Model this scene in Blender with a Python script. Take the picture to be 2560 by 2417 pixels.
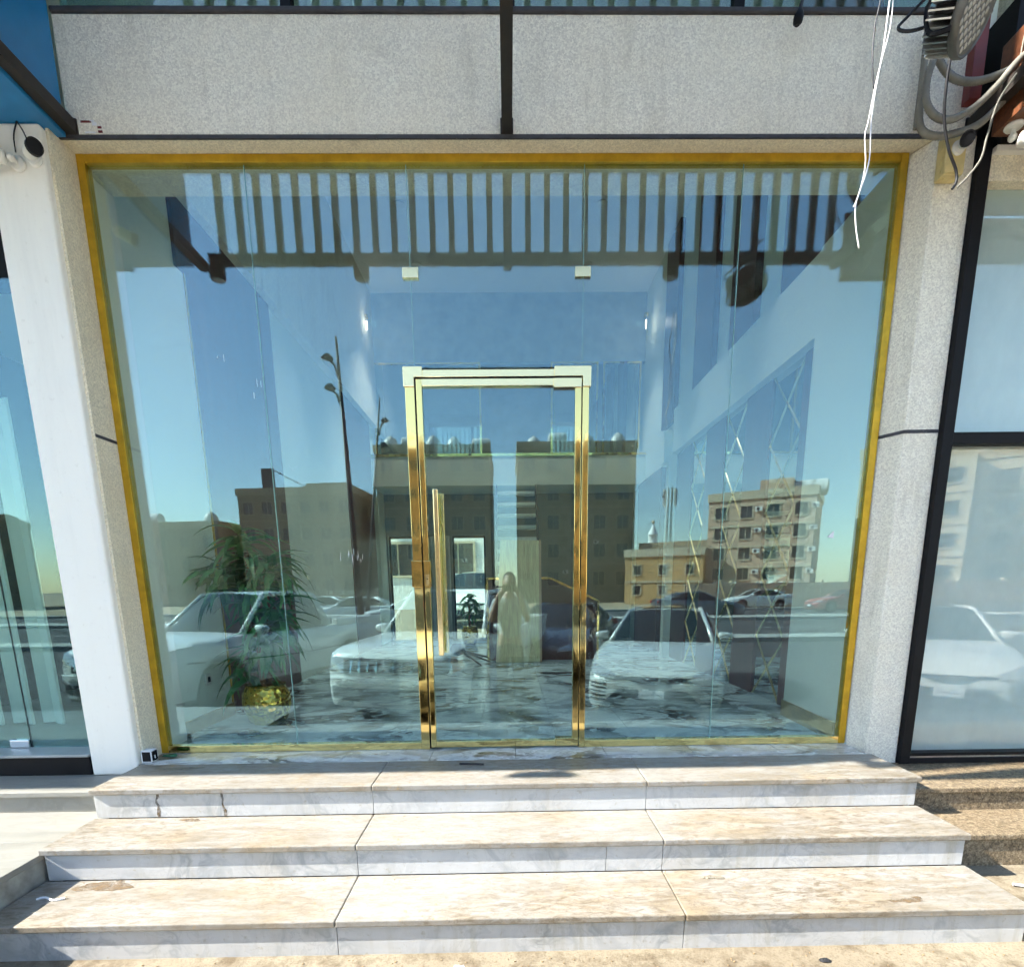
import bpy, bmesh, math, random
from mathutils import Vector, Matrix, Euler
from mathutils.bvhtree import BVHTree

for _o in list(bpy.data.objects):
    bpy.data.objects.remove(_o)
SC = bpy.context.scene
COL = SC.collection
R = math.radians
PI = math.pi

# ------------------------------------------------------------------ camera
YAW, PITCH, ROLL = -0.0128, 0.2010, -0.0113
FPX, PPX, PPY = 1381.68, 1294.37, 1748.24          # focal length and principal point on a 2560 x 2417 frame
def _camrot():
    cy, sy, cp, sp, cr, sr = math.cos(YAW), math.sin(YAW), math.cos(PITCH), math.sin(PITCH), math.cos(ROLL), math.sin(ROLL)
    Bm = Matrix(((1, 0, 0), (0, 0, -1), (0, 1, 0)))
    Ry = Matrix(((cy, 0, sy), (0, 1, 0), (-sy, 0, cy)))
    Rx = Matrix(((1, 0, 0), (0, cp, -sp), (0, sp, cp)))
    Rz = Matrix(((cr, -sr, 0), (sr, cr, 0), (0, 0, 1)))
    return Rz @ Rx @ Ry @ Bm
_r = _camrot()
_right, _down, _fwd = Vector(_r[0]), Vector(_r[1]), Vector(_r[2])
cam_data = bpy.data.cameras.new('camera')
cam = bpy.data.objects.new('camera', cam_data)
COL.objects.link(cam)
_m = Matrix((_right, -_down, -_fwd)).transposed().to_4x4()
cam.matrix_world = Matrix.Translation((-0.0596, -3.391, 0.9992)) @ _m
cam_data.sensor_width = 36.0
cam_data.sensor_fit = 'HORIZONTAL'
cam_data.lens = 36.0 * FPX / 2560.0
cam_data.shift_x = (1280.0 - PPX) / 2560.0
cam_data.shift_y = (PPY - 1208.5) / 2560.0
cam_data.clip_start = 0.02
cam_data.clip_end = 3000.0
SC.camera = cam

# ------------------------------------------------------------------ light
SUN_DIR = Vector((1.28, 0.21, -1.0)).normalized()     # the way the light travels
world = bpy.data.worlds.new('World')
SC.world = world
world.use_nodes = True
wn, wl = world.node_tree.nodes, world.node_tree.links
wn.clear()
sky = wn.new('ShaderNodeTexSky')
sky.sky_type = 'NISHITA'
sky.sun_disc = False
sky.sun_elevation = math.asin(-SUN_DIR.z)
sky.sun_rotation = math.atan2(-SUN_DIR.x, -SUN_DIR.y)
sky.air_density = 1.15
sky.dust_density = 0.35
sky.ozone_density = 1.3
bg = wn.new('ShaderNodeBackground')
bg.inputs['Strength'].default_value = 0.060
wo = wn.new('ShaderNodeOutputWorld')
wl.new(sky.outputs[0], bg.inputs[0])
wl.new(bg.outputs[0], wo.inputs[0])
sun_data = bpy.data.lights.new('sun', 'SUN')
sun_data.energy = 2.9
sun_data.angle = R(0.53)
sun_data.color = (1.0, 0.95, 0.87)
sun = bpy.data.objects.new('sun', sun_data)
COL.objects.link(sun)
sun.rotation_euler = SUN_DIR.to_track_quat('-Z', 'Y').to_euler()
sun.location = (-20, -6, 18)

SC.view_settings.view_transform = 'Standard'
SC.view_settings.look = 'None'
SC.view_settings.exposure = 2.74
SC.view_settings.gamma = 1.0
SC.view_settings.use_curve_mapping = False
SC.cycles.max_bounces = 7
SC.cycles.diffuse_bounces = 3
SC.cycles.glossy_bounces = 4
SC.cycles.transparent_max_bounces = 14
SC.cycles.caustics_reflective = False
SC.cycles.caustics_refractive = False
SC.cycles.use_denoising = True
SC.cycles.use_adaptive_sampling = True
SC.cycles.adaptive_threshold = 0.05
SC.cycles.adaptive_min_samples = 12
SC.cycles.sample_clamp_indirect = 6.0

# ------------------------------------------------------------------ helpers
ORG = {}
def link(o):
    COL.objects.link(o)
    return o
def tag(o, label=None, cat=None, group=None, kind=None):
    if label: o['label'] = label
    if cat: o['category'] = cat
    if group: o['group'] = group
    if kind: o['kind'] = kind
    return o
def thing(name, label, cat, loc=(0, 0, 0), group=None, rz=0.0):
    o = link(bpy.data.objects.new(name, None))
    o.empty_display_size = 0.1
    o.location = loc
    o.rotation_euler = (0, 0, rz)
    ORG[o.name] = Vector(loc) if rz == 0 else Vector((0, 0, 0))
    return tag(o, label, cat, group)
def copy_tree(o, parent=None):
    c = link(o.copy())
    c.parent = parent
    for ch in list(o.children):
        copy_tree(ch, c)
    return c

class MB:
    """collects shapes; build() links them as one mesh object"""
    def __init__(s):
        s.v, s.f = [], []
    def add(s, vs, fs):
        n = len(s.v)
        s.v += [tuple(v) for v in vs]
        s.f += [tuple(i + n for i in f) for f in fs]
        return s
    def box(s, x0, x1, y0, y1, z0, z1):
        return s.add([(x0, y0, z0), (x1, y0, z0), (x1, y1, z0), (x0, y1, z0), (x0, y0, z1), (x1, y0, z1), (x1, y1, z1), (x0, y1, z1)],
                     [(0, 3, 2, 1), (4, 5, 6, 7), (0, 1, 5, 4), (1, 2, 6, 5), (2, 3, 7, 6), (3, 0, 4, 7)])
    def obox(s, c, ax, ay, az, hx, hy, hz):
        c, ax, ay, az = Vector(c), Vector(ax).normalized(), Vector(ay).normalized(), Vector(az).normalized()
        vs = [c + ax * (hx * i) + ay * (hy * j) + az * (hz * k) for k in (-1, 1) for (i, j) in ((-1, -1), (1, -1), (1, 1), (-1, 1))]
        return s.add(vs, [(0, 3, 2, 1), (4, 5, 6, 7), (0, 1, 5, 4), (1, 2, 6, 5), (2, 3, 7, 6), (3, 0, 4, 7)])
    def bar(s, p, q, w, h, up=(0, 0, 1)):
        p, q = Vector(p), Vector(q)
        ay = (q - p).normalized()
        ax = ay.cross(Vector(up))
        if ax.length < 1e-4: ax = ay.cross(Vector((1, 0, 0)))
        ax.normalize()
        az = ax.cross(ay)
        return s.obox((p + q) / 2, ax, ay, az, w / 2, (q - p).length / 2, h / 2)
    def quad(s, *p):
        return s.add(p, [tuple(range(len(p)))])
    def prism(s, poly, y0, y1):
        """poly of (x, z) pushed along y"""
        n = len(poly)
        vs = [(x, y0, z) for x, z in poly] + [(x, y1, z) for x, z in poly]
        return s.add(vs, [tuple(range(n)), tuple(range(2 * n - 1, n - 1, -1))] + [(i, i + n, (i + 1) % n + n, (i + 1) % n) for i in range(n)])
    def vprism(s, poly, z0, z1):
        n = len(poly)
        vs = [(x, y, z0) for x, y in poly] + [(x, y, z1) for x, y in poly]
        return s.add(vs, [tuple(range(n - 1, -1, -1)), tuple(range(n, 2 * n))] + [(i, (i + 1) % n, (i + 1) % n + n, i + n) for i in range(n)])
    def cyl(s, p, q, r0, r1=None, n=12):
        return s.tube([p, q], [r0, r0 if r1 is None else r1], n)
    def tube(s, pts, r, n=8, closed=False):
        pts = [Vector(p) for p in pts]
        m = len(pts)
        rs = r if isinstance(r, (list, tuple)) else [r] * m
        vs, fs = [], []
        ref = None
        for i, p in enumerate(pts):
            if closed: t = pts[(i + 1) % m] - pts[i - 1]
            else: t = pts[min(i + 1, m - 1)] - pts[max(i - 1, 0)]
            t.normalize()
            if ref is None:
                ref = t.cross(Vector((0, 0, 1)))
                if ref.length < 0.1: ref = t.cross(Vector((1, 0, 0)))
            ref = ref - t * ref.dot(t)
            if ref.length < 1e-5: ref = t.orthogonal()
            ref.normalize()
            b = t.cross(ref)
            vs += [p + (ref * math.cos(2 * PI * k / n) + b * math.sin(2 * PI * k / n)) * rs[i] for k in range(n)]
        for i in range(m if closed else m - 1):
            a, c = i * n, ((i + 1) % m) * n
            fs += [(a + k, a + (k + 1) % n, c + (k + 1) % n, c + k) for k in range(n)]
        if not closed:
            fs += [tuple(range(n - 1, -1, -1)), tuple(range((m - 1) * n, m * n))]
        return s.add(vs, fs)
    def lathe(s, prof, c=(0, 0, 0), axis=(0, 0, 1), n=24, cap=True):
        """prof: (radius, distance along axis)"""
        c, az = Vector(c), Vector(axis).normalized()
        ax = az.orthogonal().normalized()
        if abs(az.z) > 0.99: ax = Vector((1, 0, 0))
        ay = az.cross(ax)
        m = len(prof)
        vs = [c + az * h + (ax * math.cos(2 * PI * k / n) + ay * math.sin(2 * PI * k / n)) * r for r, h in prof for k in range(n)]
        fs = [(i * n + k, i * n + (k + 1) % n, (i + 1) * n + (k + 1) % n, (i + 1) * n + k) for i in range(m - 1) for k in range(n)]
        if cap:
            fs += [tuple(range(n - 1, -1, -1)), tuple(range((m - 1) * n, m * n))]
        return s.add(vs, fs)
    def grid(s, fn, nu, nv):
        vs = [fn(i / nu, j / nv) for j in range(nv + 1) for i in range(nu + 1)]
        fs = [(j * (nu + 1) + i, j * (nu + 1) + i + 1, (j + 1) * (nu + 1) + i + 1, (j + 1) * (nu + 1) + i) for j in range(nv) for i in range(nu)]
        return s.add(vs, fs)
    def sphere(s, c, rx, ry=None, rz=None, n=14, m=9):
        ry = rx if ry is None else ry
        rz = rx if rz is None else rz
        c = Vector(c)
        vs = [c + Vector((rx * math.sin(PI * j / m) * math.cos(2 * PI * i / n), ry * math.sin(PI * j / m) * math.sin(2 * PI * i / n), -rz * math.cos(PI * j / m))) for j in range(1, m) for i in range(n)]
        b, t = len(vs), len(vs) + 1
        vs += [c - Vector((0, 0, rz)), c + Vector((0, 0, rz))]
        fs = [(j * n + i, j * n + (i + 1) % n, (j + 1) * n + (i + 1) % n, (j + 1) * n + i) for j in range(m - 2) for i in range(n)]
        fs += [(b, (i + 1) % n, i) for i in range(n)] + [(t, (m - 2) * n + i, (m - 2) * n + (i + 1) % n) for i in range(n)]
        return s.add(vs, fs)
    def mesh(s, name, off=None):
        me = bpy.data.meshes.new(name)
        vs = s.v if off is None else [(v[0] - off[0], v[1] - off[1], v[2] - off[2]) for v in s.v]
        me.from_pydata(vs, [], s.f)
        me.update()
        bm = bmesh.new(); bm.from_mesh(me)
        bmesh.ops.recalc_face_normals(bm, faces=bm.faces)
        bm.to_mesh(me); bm.free()
        return me
    def build(s, name, material, parent=None, smooth=False, bevel=0.0, label=None, recalc=True):
        off = ORG.get(parent.name) if parent else None
        me = s.mesh(name, off)
        o = link(bpy.data.objects.new(name, me))
        me.materials.append(material)
        if parent:
            o.parent = parent
            ORG[o.name] = off if off is not None else Vector((0, 0, 0))
        else:
            ORG[o.name] = Vector((0, 0, 0))
        if smooth:
            for p in me.polygons: p.use_smooth = True
            if smooth == 'auto': me.set_sharp_from_angle(angle=R(40))
        if bevel:
            b = o.modifiers.new('bevel', 'BEVEL')
            b.width = bevel; b.segments = 2; b.limit_method = 'ANGLE'; b.angle_limit = R(40)
        if label: o['label'] = label
        return o

def spline(pts, k=6):
    """Catmull-Rom through the points"""
    P = [Vector(p) for p in pts]
    P = [P[0] * 2 - P[1]] + P + [P[-1] * 2 - P[-2]]
    out = []
    for i in range(1, len(P) - 2):
        for j in range(k):
            t = j / k
            a, b, c, d = P[i - 1], P[i], P[i + 1], P[i + 2]
            out.append(0.5 * ((2 * b) + (c - a) * t + (2 * a - 5 * b + 4 * c - d) * t * t + (3 * b - a - 3 * c + d) * t ** 3))
    out.append(P[-2])
    return out

# ------------------------------------------------------------------ materials
class NT:
    def __init__(s, name):
        s.m = bpy.data.materials.new(name)
        s.m.use_nodes = True
        s.n, s.l = s.m.node_tree.nodes, s.m.node_tree.links
        s.n.clear()
        s.out = s.n.new('ShaderNodeOutputMaterial')
        s._tc = None
    def node(s, t, **kw):
        nd = s.n.new(t)
        for k, v in kw.items(): setattr(nd, k, v)
        return nd
    def set(s, sock, v):
        if hasattr(v, 'is_linked') or isinstance(v, bpy.types.NodeSocket): s.l.new(v, sock)
        elif isinstance(v, (tuple, list)) and len(v) == 3 and sock.type == 'RGBA': sock.default_value = (*v, 1)
        else: sock.default_value = v
    def coords(s, scale=(1, 1, 1), kind='Object'):
        if s._tc is None: s._tc = s.node('ShaderNodeTexCoord')
        mp = s.node('ShaderNodeMapping')
        mp.inputs['Scale'].default_value = scale
        s.l.new(s._tc.outputs[kind], mp.inputs[0])
        return mp.outputs[0]
    def noise(s, scale, detail=4, rough=0.55, dist=0.0, co=None, sc=(1, 1, 1)):
        nd = s.node('ShaderNodeTexNoise')
        s.l.new(co if co is not None else s.coords(sc), nd.inputs['Vector'])
        nd.inputs['Scale'].default_value = scale
        nd.inputs['Detail'].default_value = detail
        nd.inputs['Roughness'].default_value = rough
        nd.inputs['Distortion'].default_value = dist
        return nd.outputs[0]
    def voronoi(s, scale, sc=(1, 1, 1), feature='F1', out=0):
        nd = s.node('ShaderNodeTexVoronoi', feature=feature)
        s.l.new(s.coords(sc), nd.inputs['Vector'])
        nd.inputs['Scale'].default_value = scale
        return nd.outputs[out]
    def ramp(s, fac, stops):
        nd = s.node('ShaderNodeValToRGB')
        s.l.new(fac, nd.inputs[0])
        e = nd.color_ramp.elements
        while len(e) < len(stops): e.new(0.5)
        for el, (p, c) in zip(e, stops):
            el.position = p
            el.color = (c, c, c, 1) if isinstance(c, (int, float)) else (*c, 1)
        return nd.outputs[0]
    def math(s, op, a, b=None, c=None):
        nd = s.node('ShaderNodeMath', operation=op)
        s.set(nd.inputs[0], a)
        if b is not None: s.set(nd.inputs[1], b)
        if c is not None: s.set(nd.inputs[2], c)
        return nd.outputs[0]
    def mix(s, fac, a, b, mode='MIX'):
        nd = s.node('ShaderNodeMix', data_type='RGBA', blend_type=mode)
        s.set(nd.inputs[0], fac)
        s.set(nd.inputs[6], a)
        s.set(nd.inputs[7], b)
        return nd.outputs[2]
    def bump(s, h, strength=0.3, dist=0.01):
        nd = s.node('ShaderNodeBump')
        nd.inputs['Strength'].default_value = strength
        nd.inputs['Distance'].default_value = dist
        s.l.new(h, nd.inputs['Height'])
        return nd.outputs[0]
    def pbr(s, col, rough=0.5, metal=0.0, normal=None, spec=None, coat=0.0):
        b = s.node('ShaderNodeBsdfPrincipled')
        s.set(b.inputs['Base Color'], col)
        s.set(b.inputs['Roughness'], rough)
        s.set(b.inputs['Metallic'], metal)
        if spec is not None: b.inputs['Specular IOR Level'].default_value = spec
        if coat: b.inputs['Coat Weight'].default_value = coat; b.inputs['Coat Roughness'].default_value = 0.03
        if normal is not None: s.l.new(normal, b.inputs['Normal'])
        s.l.new(b.outputs[0], s.out.inputs[0])
        return s.m

def plain(name, col, rough=0.5, metal=0.0, var=0.12, scale=6.0, bump=0.0, bscale=80.0, spec=None, coat=0.0, sc=(1, 1, 1)):
    t = NT(name)
    n = t.noise(scale, 5, 0.6, sc=sc)
    lo = tuple(c * (1 - var) for c in col); hi = tuple(min(1, c * (1 + var)) for c in col)
    c = t.mix(t.ramp(n, [(0.3, 0.0), (0.7, 1.0)]), lo, hi)
    nm = t.bump(t.noise(bscale, 3), bump, 0.004) if bump else None
    rr = t.math('MULTIPLY_ADD', n, 0.25 * rough, rough * 0.875)
    return t.pbr(c, rr, metal, nm, spec, coat)

def glass_mat(name, tint, ior=1.9, gloss=(1, 1, 1), dirt=0.0, haze=(0.75, 0.78, 0.76), even=0.25):
    t = NT(name)
    fr = t.node('ShaderNodeFresnel'); fr.inputs['IOR'].default_value = ior
    ge = t.node('ShaderNodeNewGeometry')
    # the same reflectance on the way out as on the way in
    lw = t.node('ShaderNodeLayerWeight'); lw.inputs['Blend'].default_value = 0.5
    cosv = t.math('SUBTRACT', 1.0, lw.outputs['Facing'])
    f0 = ((ior - 1) / (ior + 1)) ** 2
    p5 = t.math('POWER', t.math('SUBTRACT', 1.0, cosv), 5.0)
    refl = t.math('MULTIPLY_ADD', p5, 1 - f0, f0)
    tr = t.node('ShaderNodeBsdfTransparent'); tr.inputs[0].default_value = (*tint, 1)
    gl = t.node('ShaderNodeBsdfGlossy'); gl.inputs['Roughness'].default_value = 0.0; gl.inputs[0].default_value = (*gloss, 1)
    mx = t.node('ShaderNodeMixShader')
    t.l.new(refl, mx.inputs[0]); t.l.new(tr.outputs[0], mx.inputs[1]); t.l.new(gl.outputs[0], mx.inputs[2])
    last = mx.outputs[0]
    if dirt:
        df = t.node('ShaderNodeBsdfDiffuse'); df.inputs[0].default_value = (*haze, 1)
        n = t.ramp(t.noise(2.0, 6, 0.65, sc=(1.4, 1, 0.8)), [(0.35, even), (0.75, 1.0)])
        m2 = t.node('ShaderNodeMixShader')
        t.l.new(t.math('MULTIPLY', n, dirt), m2.inputs[0]); t.l.new(last, m2.inputs[1]); t.l.new(df.outputs[0], m2.inputs[2])
        last = m2.outputs[0]
    t.l.new(last, t.out.inputs[0])
    return t.m

def pebble_mat(name, base, warm):
    t = NT(name)
    v = t.voronoi(150.0, out=1)
    hs = t.node('ShaderNodeSeparateColor'); t.l.new(v, hs.inputs[0])
    g = hs.outputs[0]
    big = t.noise(1.6, 6, 0.65)
    fine = t.noise(95.0, 3, 0.7)
    c = t.mix(t.ramp(g, [(0.0, 0.0), (1.0, 1.0)]), tuple(x * 0.78 for x in base), tuple(min(1, x * 1.10) for x in base))
    c = t.mix(t.math('MULTIPLY', t.ramp(fine, [(0.32, 1.0), (0.44, 0.0)]), 0.32), c, tuple(x * 0.42 for x in base))
    c = t.mix(t.math('MULTIPLY', t.ramp(big, [(0.42, 0.0), (0.75, 1.0)]), 0.4), c, warm)
    streak = t.ramp(t.noise(2.0, 6, 0.75, sc=(4, 4, 0.7)), [(0.53, 0.0), (0.76, 1.0)])
    c = t.mix(t.math('MULTIPLY', streak, 0.42), c, tuple(x * 0.55 for x in warm))
    d = t.voronoi(150.0)
    return t.pbr(c, 0.85, 0, t.bump(t.mix(0.5, d, fine), 0.55, 0.006))

def marble_mat(name, base, vein, veinw=0.06, scale=1.5, sc=(1, 1, 1), dist=2.0, rough=0.3, dirt=None, dirt_amt=0.5, fleck=0.0, veinamt=1.0, coarse=None, drips=0.0, sharp=0.0):
    t = NT(name)
    co = t.coords(sc)
    w = t.node('ShaderNodeTexNoise'); t.l.new(co, w.inputs['Vector']); w.inputs['Scale'].default_value = scale * 0.7; w.inputs['Detail'].default_value = 4
    va = t.node('ShaderNodeVectorMath', operation='SCALE'); t.l.new(w.outputs['Color'], va.inputs[0]); va.inputs['Scale'].default_value = dist * 0.5 / scale
    ad = t.node('ShaderNodeVectorMath', operation='ADD'); t.l.new(co, ad.inputs[0]); t.l.new(va.outputs[0], ad.inputs[1])
    n1 = t.noise(scale, 5, 0.55, 0.6, co=ad.outputs[0])
    ridge = t.math('ABSOLUTE', t.math('SUBTRACT', n1, 0.5))
    v1 = t.ramp(ridge, [(0.0, 1.0), (veinw * sharp, 0.95), (veinw, 0.0)]) if sharp else t.ramp(ridge, [(0.0, 1.0), (veinw, 0.0)])
    n2 = t.noise(scale * 2.7, 6, 0.6, 1.0, co=ad.outputs[0])
    v2 = t.ramp(t.math('ABSOLUTE', t.math('SUBTRACT', n2, 0.5)), [(0.0, 0.55), (veinw * 0.6, 0.0)])
    gate = t.ramp(t.noise(scale * 0.8, 3, 0.5), [(0.38, 0.1), (0.62, 1.0)])
    vv = t.math('MULTIPLY', t.math('MULTIPLY', t.math('MAXIMUM', v1, v2), gate), veinamt)
    cloud = t.ramp(t.noise(scale * 1.3, 6, 0.6, 0.4, co=ad.outputs[0]), [(0.35, 0.0), (0.7, 1.0)])
    c = t.mix(t.math('MULTIPLY', cloud, 0.35), base, tuple(0.7 * b + 0.3 * v for b, v in zip(base, vein)))
    c = t.mix(vv, c, vein)
    if coarse:
        n3 = t.ramp(t.noise(coarse[0], 6, 0.7, 0.5, sc=coarse[1]), [(0.5, 0.0), (0.72, 1.0)])
        c = t.mix(t.math('MULTIPLY', n3, coarse[3]), c, coarse[2])
    if dirt:
        dn = t.ramp(t.noise(2.2, 8, 0.72), [(0.5, 0.0), (0.72, 1.0)])
        sp = t.ramp(t.noise(38.0, 4, 0.6), [(0.62, 0.0), (0.72, 1.0)])
        c = t.mix(t.math('MULTIPLY', t.math('MAXIMUM', t.math('MULTIPLY', dn, 0.6), sp), dirt_amt), c, dirt)
    if fleck:
        fs = t.ramp(t.noise(20.0, 8, 0.80, 0.8, sc=(0.75, 2.0, 1)), [(0.45, 0.0), (0.61, 1.0)])
        fz = t.ramp(t.noise(1.1, 5, 0.6), [(0.35, 0.35), (0.65, 1.0)])
        c = t.mix(t.math('MULTIPLY', t.math('MULTIPLY', fs, fz), fleck), c, (0.145, 0.115, 0.075))
        sp2 = t.ramp(t.noise(75.0, 3, 0.5), [(0.66, 0.0), (0.74, 1.0)])
        c = t.mix(t.math('MULTIPLY', sp2, 0.6), c, (0.20, 0.15, 0.09))
    if drips:
        dr = t.ramp(t.noise(7.0, 6, 0.7, 0.3, sc=(1.6, 1, 0.16)), [(0.52, 0.0), (0.74, 1.0)])
        dz = t.ramp(t.noise(0.8, 4, 0.6), [(0.38, 0.0), (0.62, 1.0)])
        c = t.mix(t.math('MULTIPLY', t.math('MULTIPLY', dr, dz), drips), c, (0.30, 0.26, 0.15))
    rr = t.math('MULTIPLY_ADD', cloud, 0.2, rough)
    return t.pbr(c, rr, 0, t.bump(t.noise(60, 4), 0.05, 0.002))

def speckle_mat(name, cols, scale=220.0, rough=0.6, bump=0.2, big=None):
    t = NT(name)
    n = t.noise(scale, 2, 0.6)
    m = t.noise(scale * 0.35, 3, 0.6)
    k = len(cols)
    c = t.ramp(t.mix(0.5, n, m), [(0.33 + 0.34 * i / (k - 1), cols[i]) for i in range(k)])
    if big:
        c = t.mix(t.math('MULTIPLY', t.ramp(t.noise(1.8, 7, 0.7), [(0.42, 0.0), (0.7, 1.0)]), big[1]), c, big[0])
    return t.pbr(c, rough, 0, t.bump(n, bump, 0.004))

def gold_mat(name, col, rough, ripple=0.0):
    t = NT(name)
    n = t.noise(3.0, 3)
    rr = t.math('MULTIPLY_ADD', n, 0.04, rough)
    nm = t.bump(t.noise(5.0, 2, sc=(1, 1, 0.6)), ripple, 0.02) if ripple else None
    return t.pbr(t.mix(n, tuple(c * 0.92 for c in col), col), rr, 1.0, nm)

mt = {}
mt['pebble'] = pebble_mat('pebbledash_grey', (0.93, 0.87, 0.735), (0.82, 0.73, 0.54))
mt['pebble_warm'] = pebble_mat('pebbledash_cream', (0.90, 0.83, 0.64), (0.84, 0.72, 0.48))
mt['gasket'] = plain('grey_joint_sealant', (0.045, 0.045, 0.05), 0.7, var=0.3, scale=25)
def plaster_mat(name, col):
    t = NT(name)
    c = t.mix(t.math('MULTIPLY', t.ramp(t.noise(2.0, 7, .7, sc=(5, 5, .5)), [(.5, 0.0), (.78, 1.0)]), .22), col, tuple(x * .7 for x in col))
    c = t.mix(t.math('MULTIPLY', t.ramp(t.noise(26, 5, .7), [(.60, 0.0), (.72, 1.0)]), .18), c, (.45, .40, .30))
    return t.pbr(c, .75, 0, t.bump(t.mix(.4, t.noise(40, 4), t.noise(5, 3)), .16, .006))
mt['white_stucco'] = plaster_mat('white_painted_plaster', (0.93, 0.90, 0.81))
mt['gold_frame'] = plain('matt_gold_aluminium', (0.60, 0.37, 0.03), 0.34, 0.65, var=0.18, scale=14, bump=0.15, bscale=200)
mt['brass'] = gold_mat('polished_brass', (0.95, 0.72, 0.27), 0.03, 0.12)
mt['brass_sky_toned'] = gold_mat('sky_toned_brass', (1.0, 0.80, 0.42), 0.16, 0.05)  # paler copy of the brass, with the reflected sky put into its colour
mt['black'] = plain('black_powder_coat', (0.006, 0.006, 0.007), 0.55, var=0.3, spec=0.2)
mt['rubber'] = plain('black_rubber', (0.02, 0.02, 0.022), 0.75, var=0.3)
mt['steel_brown'] = plain('dark_brown_painted_steel', (0.022, 0.016, 0.012), 0.6, 0.0, var=0.4, scale=18, bump=0.1)
mt['slat'] = plain('dark_olive_painted_aluminium', (0.022, 0.021, 0.016), 0.5, 0.1, var=0.2)
mt['blue_sign'] = plain('blue_sign_cladding', (0.015, 0.20, 0.46), 0.35, var=0.16, scale=3.0)
mt['tread'] = marble_mat('cream_marble_tread', (0.315, 0.305, 0.28), (0.20, 0.165, 0.11), 0.10, 2.2, (0.55, 3.2, 3.0), 1.5, 0.30, (0.36, 0.24, 0.10), 0.75, coarse=(9.0, (0.6, 3.2, 1), (0.24, 0.20, 0.13), 0.45), veinamt=0.65, fleck=1.0)
mt['riser'] = marble_mat('white_marble_riser', (0.55, 0.55, 0.535), (0.26, 0.28, 0.29), 0.055, 3.0, (1.2, 1, 1.0), 3.0, 0.25, (0.34, 0.30, 0.20), 0.55, veinamt=0.7, drips=0.6)
mt['floor'] = marble_mat('swirl_marble_floor', (0.62, 0.80, 0.83), (0.015, 0.04, 0.05), 0.075, 2.3, (0.9, 1.3, 1), 3.4, 0.07, sharp=0.75)
mt['threshold'] = marble_mat('swirl_marble_threshold', (0.70, 0.72, 0.70), (0.12, 0.10, 0.07), 0.075, 2.6, (0.9, 1.6, 1), 3.2, 0.18, sharp=0.6)
mt['granite'] = speckle_mat('brown_granite', [(0.02, 0.015, 0.010), (0.11, 0.08, 0.045), (0.25, 0.19, 0.115), (0.36, 0.30, 0.21)], 120.0, 0.55, 0.15, ((0.30, 0.25, 0.18), 0.3))
mt['beige_tile'] = marble_mat('beige_porcelain', (0.26, 0.255, 0.225), (0.20, 0.195, 0.17), 0.09, 1.4, (0.6, 2.0, 1), 1.5, 0.35, (0.40, 0.35, 0.26), 0.35)
mt['grout'] = plain('dark_grout', (0.12, 0.11, 0.10), 0.9)
mt['wall_in'] = plain('white_interior_paint', (0.80, 0.86, 0.76), 0.6, var=0.03, scale=1.5)
mt['panel_purple'] = plain('plum_wall_panel', (0.13, 0.052, 0.045), 0.35, var=0.15, scale=2.5, sc=(6, 6, 0.6))
mt['skirting'] = plain('brown_stone_skirting', (0.30, 0.23, 0.10), 0.35, var=0.25, scale=9)
mt['ceiling'] = plain('white_ceiling_paint', (0.80, 0.81, 0.78), 0.7, var=0.02)
mt['glass'] = glass_mat('green_float_glass', (0.94, 0.99, 0.965), 2.08, gloss=(0.62, 0.91, 1.0), dirt=0.004, even=0.0)
mt['glass_edge'] = plain('green_glass_edge', (0.30, 0.50, 0.46), 0.15, var=0.1)
mt['glass_left'] = glass_mat('clear_shop_glass', (0.80, 0.92, 0.89), 1.95, gloss=(0.62, 0.91, 1.0), dirt=0.006)
mt['glass_right'] = glass_mat('neighbour_glass', (0.80, 0.93, 0.92), 2.2, dirt=0.36, haze=(0.84, 0.92, 0.88), even=0.82)
mt['glass_upper'] = glass_mat('upper_green_glass', (0.70, 0.86, 0.80), 1.9, dirt=0.04)
mt['mirror'] = gold_mat('mirror_silver', (0.70, 0.76, 0.76), 0.015)
mt['inner_glass'] = glass_mat('partition_glass', (0.82, 0.9, 0.9), 2.3)
mt['white_plastic'] = plain('white_plastic', (0.75, 0.74, 0.68), 0.4, var=0.08)
mt['yellowed'] = plain('yellowed_plastic', (0.68, 0.56, 0.26), 0.45, var=0.15, scale=14)
mt['conduit'] = plain('grey_conduit', (0.21, 0.20, 0.165), 0.55, var=0.2, scale=30)
mt['wire_white'] = plain('white_wire', (0.82, 0.78, 0.76), 0.5, var=0.06)
mt['wire_black'] = plain('black_wire', (0.015, 0.015, 0.018), 0.5)
mt['alu'] = plain('cast_aluminium', (0.42, 0.41, 0.38), 0.35, 0.85, var=0.15, scale=25)
mt['chrome'] = gold_mat('chrome', (0.85, 0.86, 0.88), 0.08)
mt['maroon'] = plain('maroon_steel', (0.16, 0.022, 0.018), 0.5, var=0.25)
mt['wood_sign'] = plain('brown_wood_cladding', (0.13, 0.045, 0.018), 0.4, var=0.4, scale=5, sc=(1, 12, 12))
def stain_mat(name, col, lo, hi):
    t = NT(name)
    n = t.noise(26.0, 8, 0.75)
    b = t.node('ShaderNodeBsdfPrincipled')
    t.set(b.inputs['Base Color'], t.mix(t.noise(60.0, 4, .7), tuple(c * .55 for c in col), tuple(c * 1.3 for c in col)))
    b.inputs['Roughness'].default_value = 0.9
    t.set(b.inputs['Alpha'], t.ramp(n, [(lo, 0.0), (hi, 0.92)]))
    t.l.new(b.outputs[0], t.out.inputs[0])
    return t.m
mt['stain'] = stain_mat('rust_brown_stain', (0.17, 0.115, 0.06), 0.34, 0.60)
mt['grit'] = plain('brown_grit', (0.24, 0.17, 0.09), 0.9, var=.4)
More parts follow.
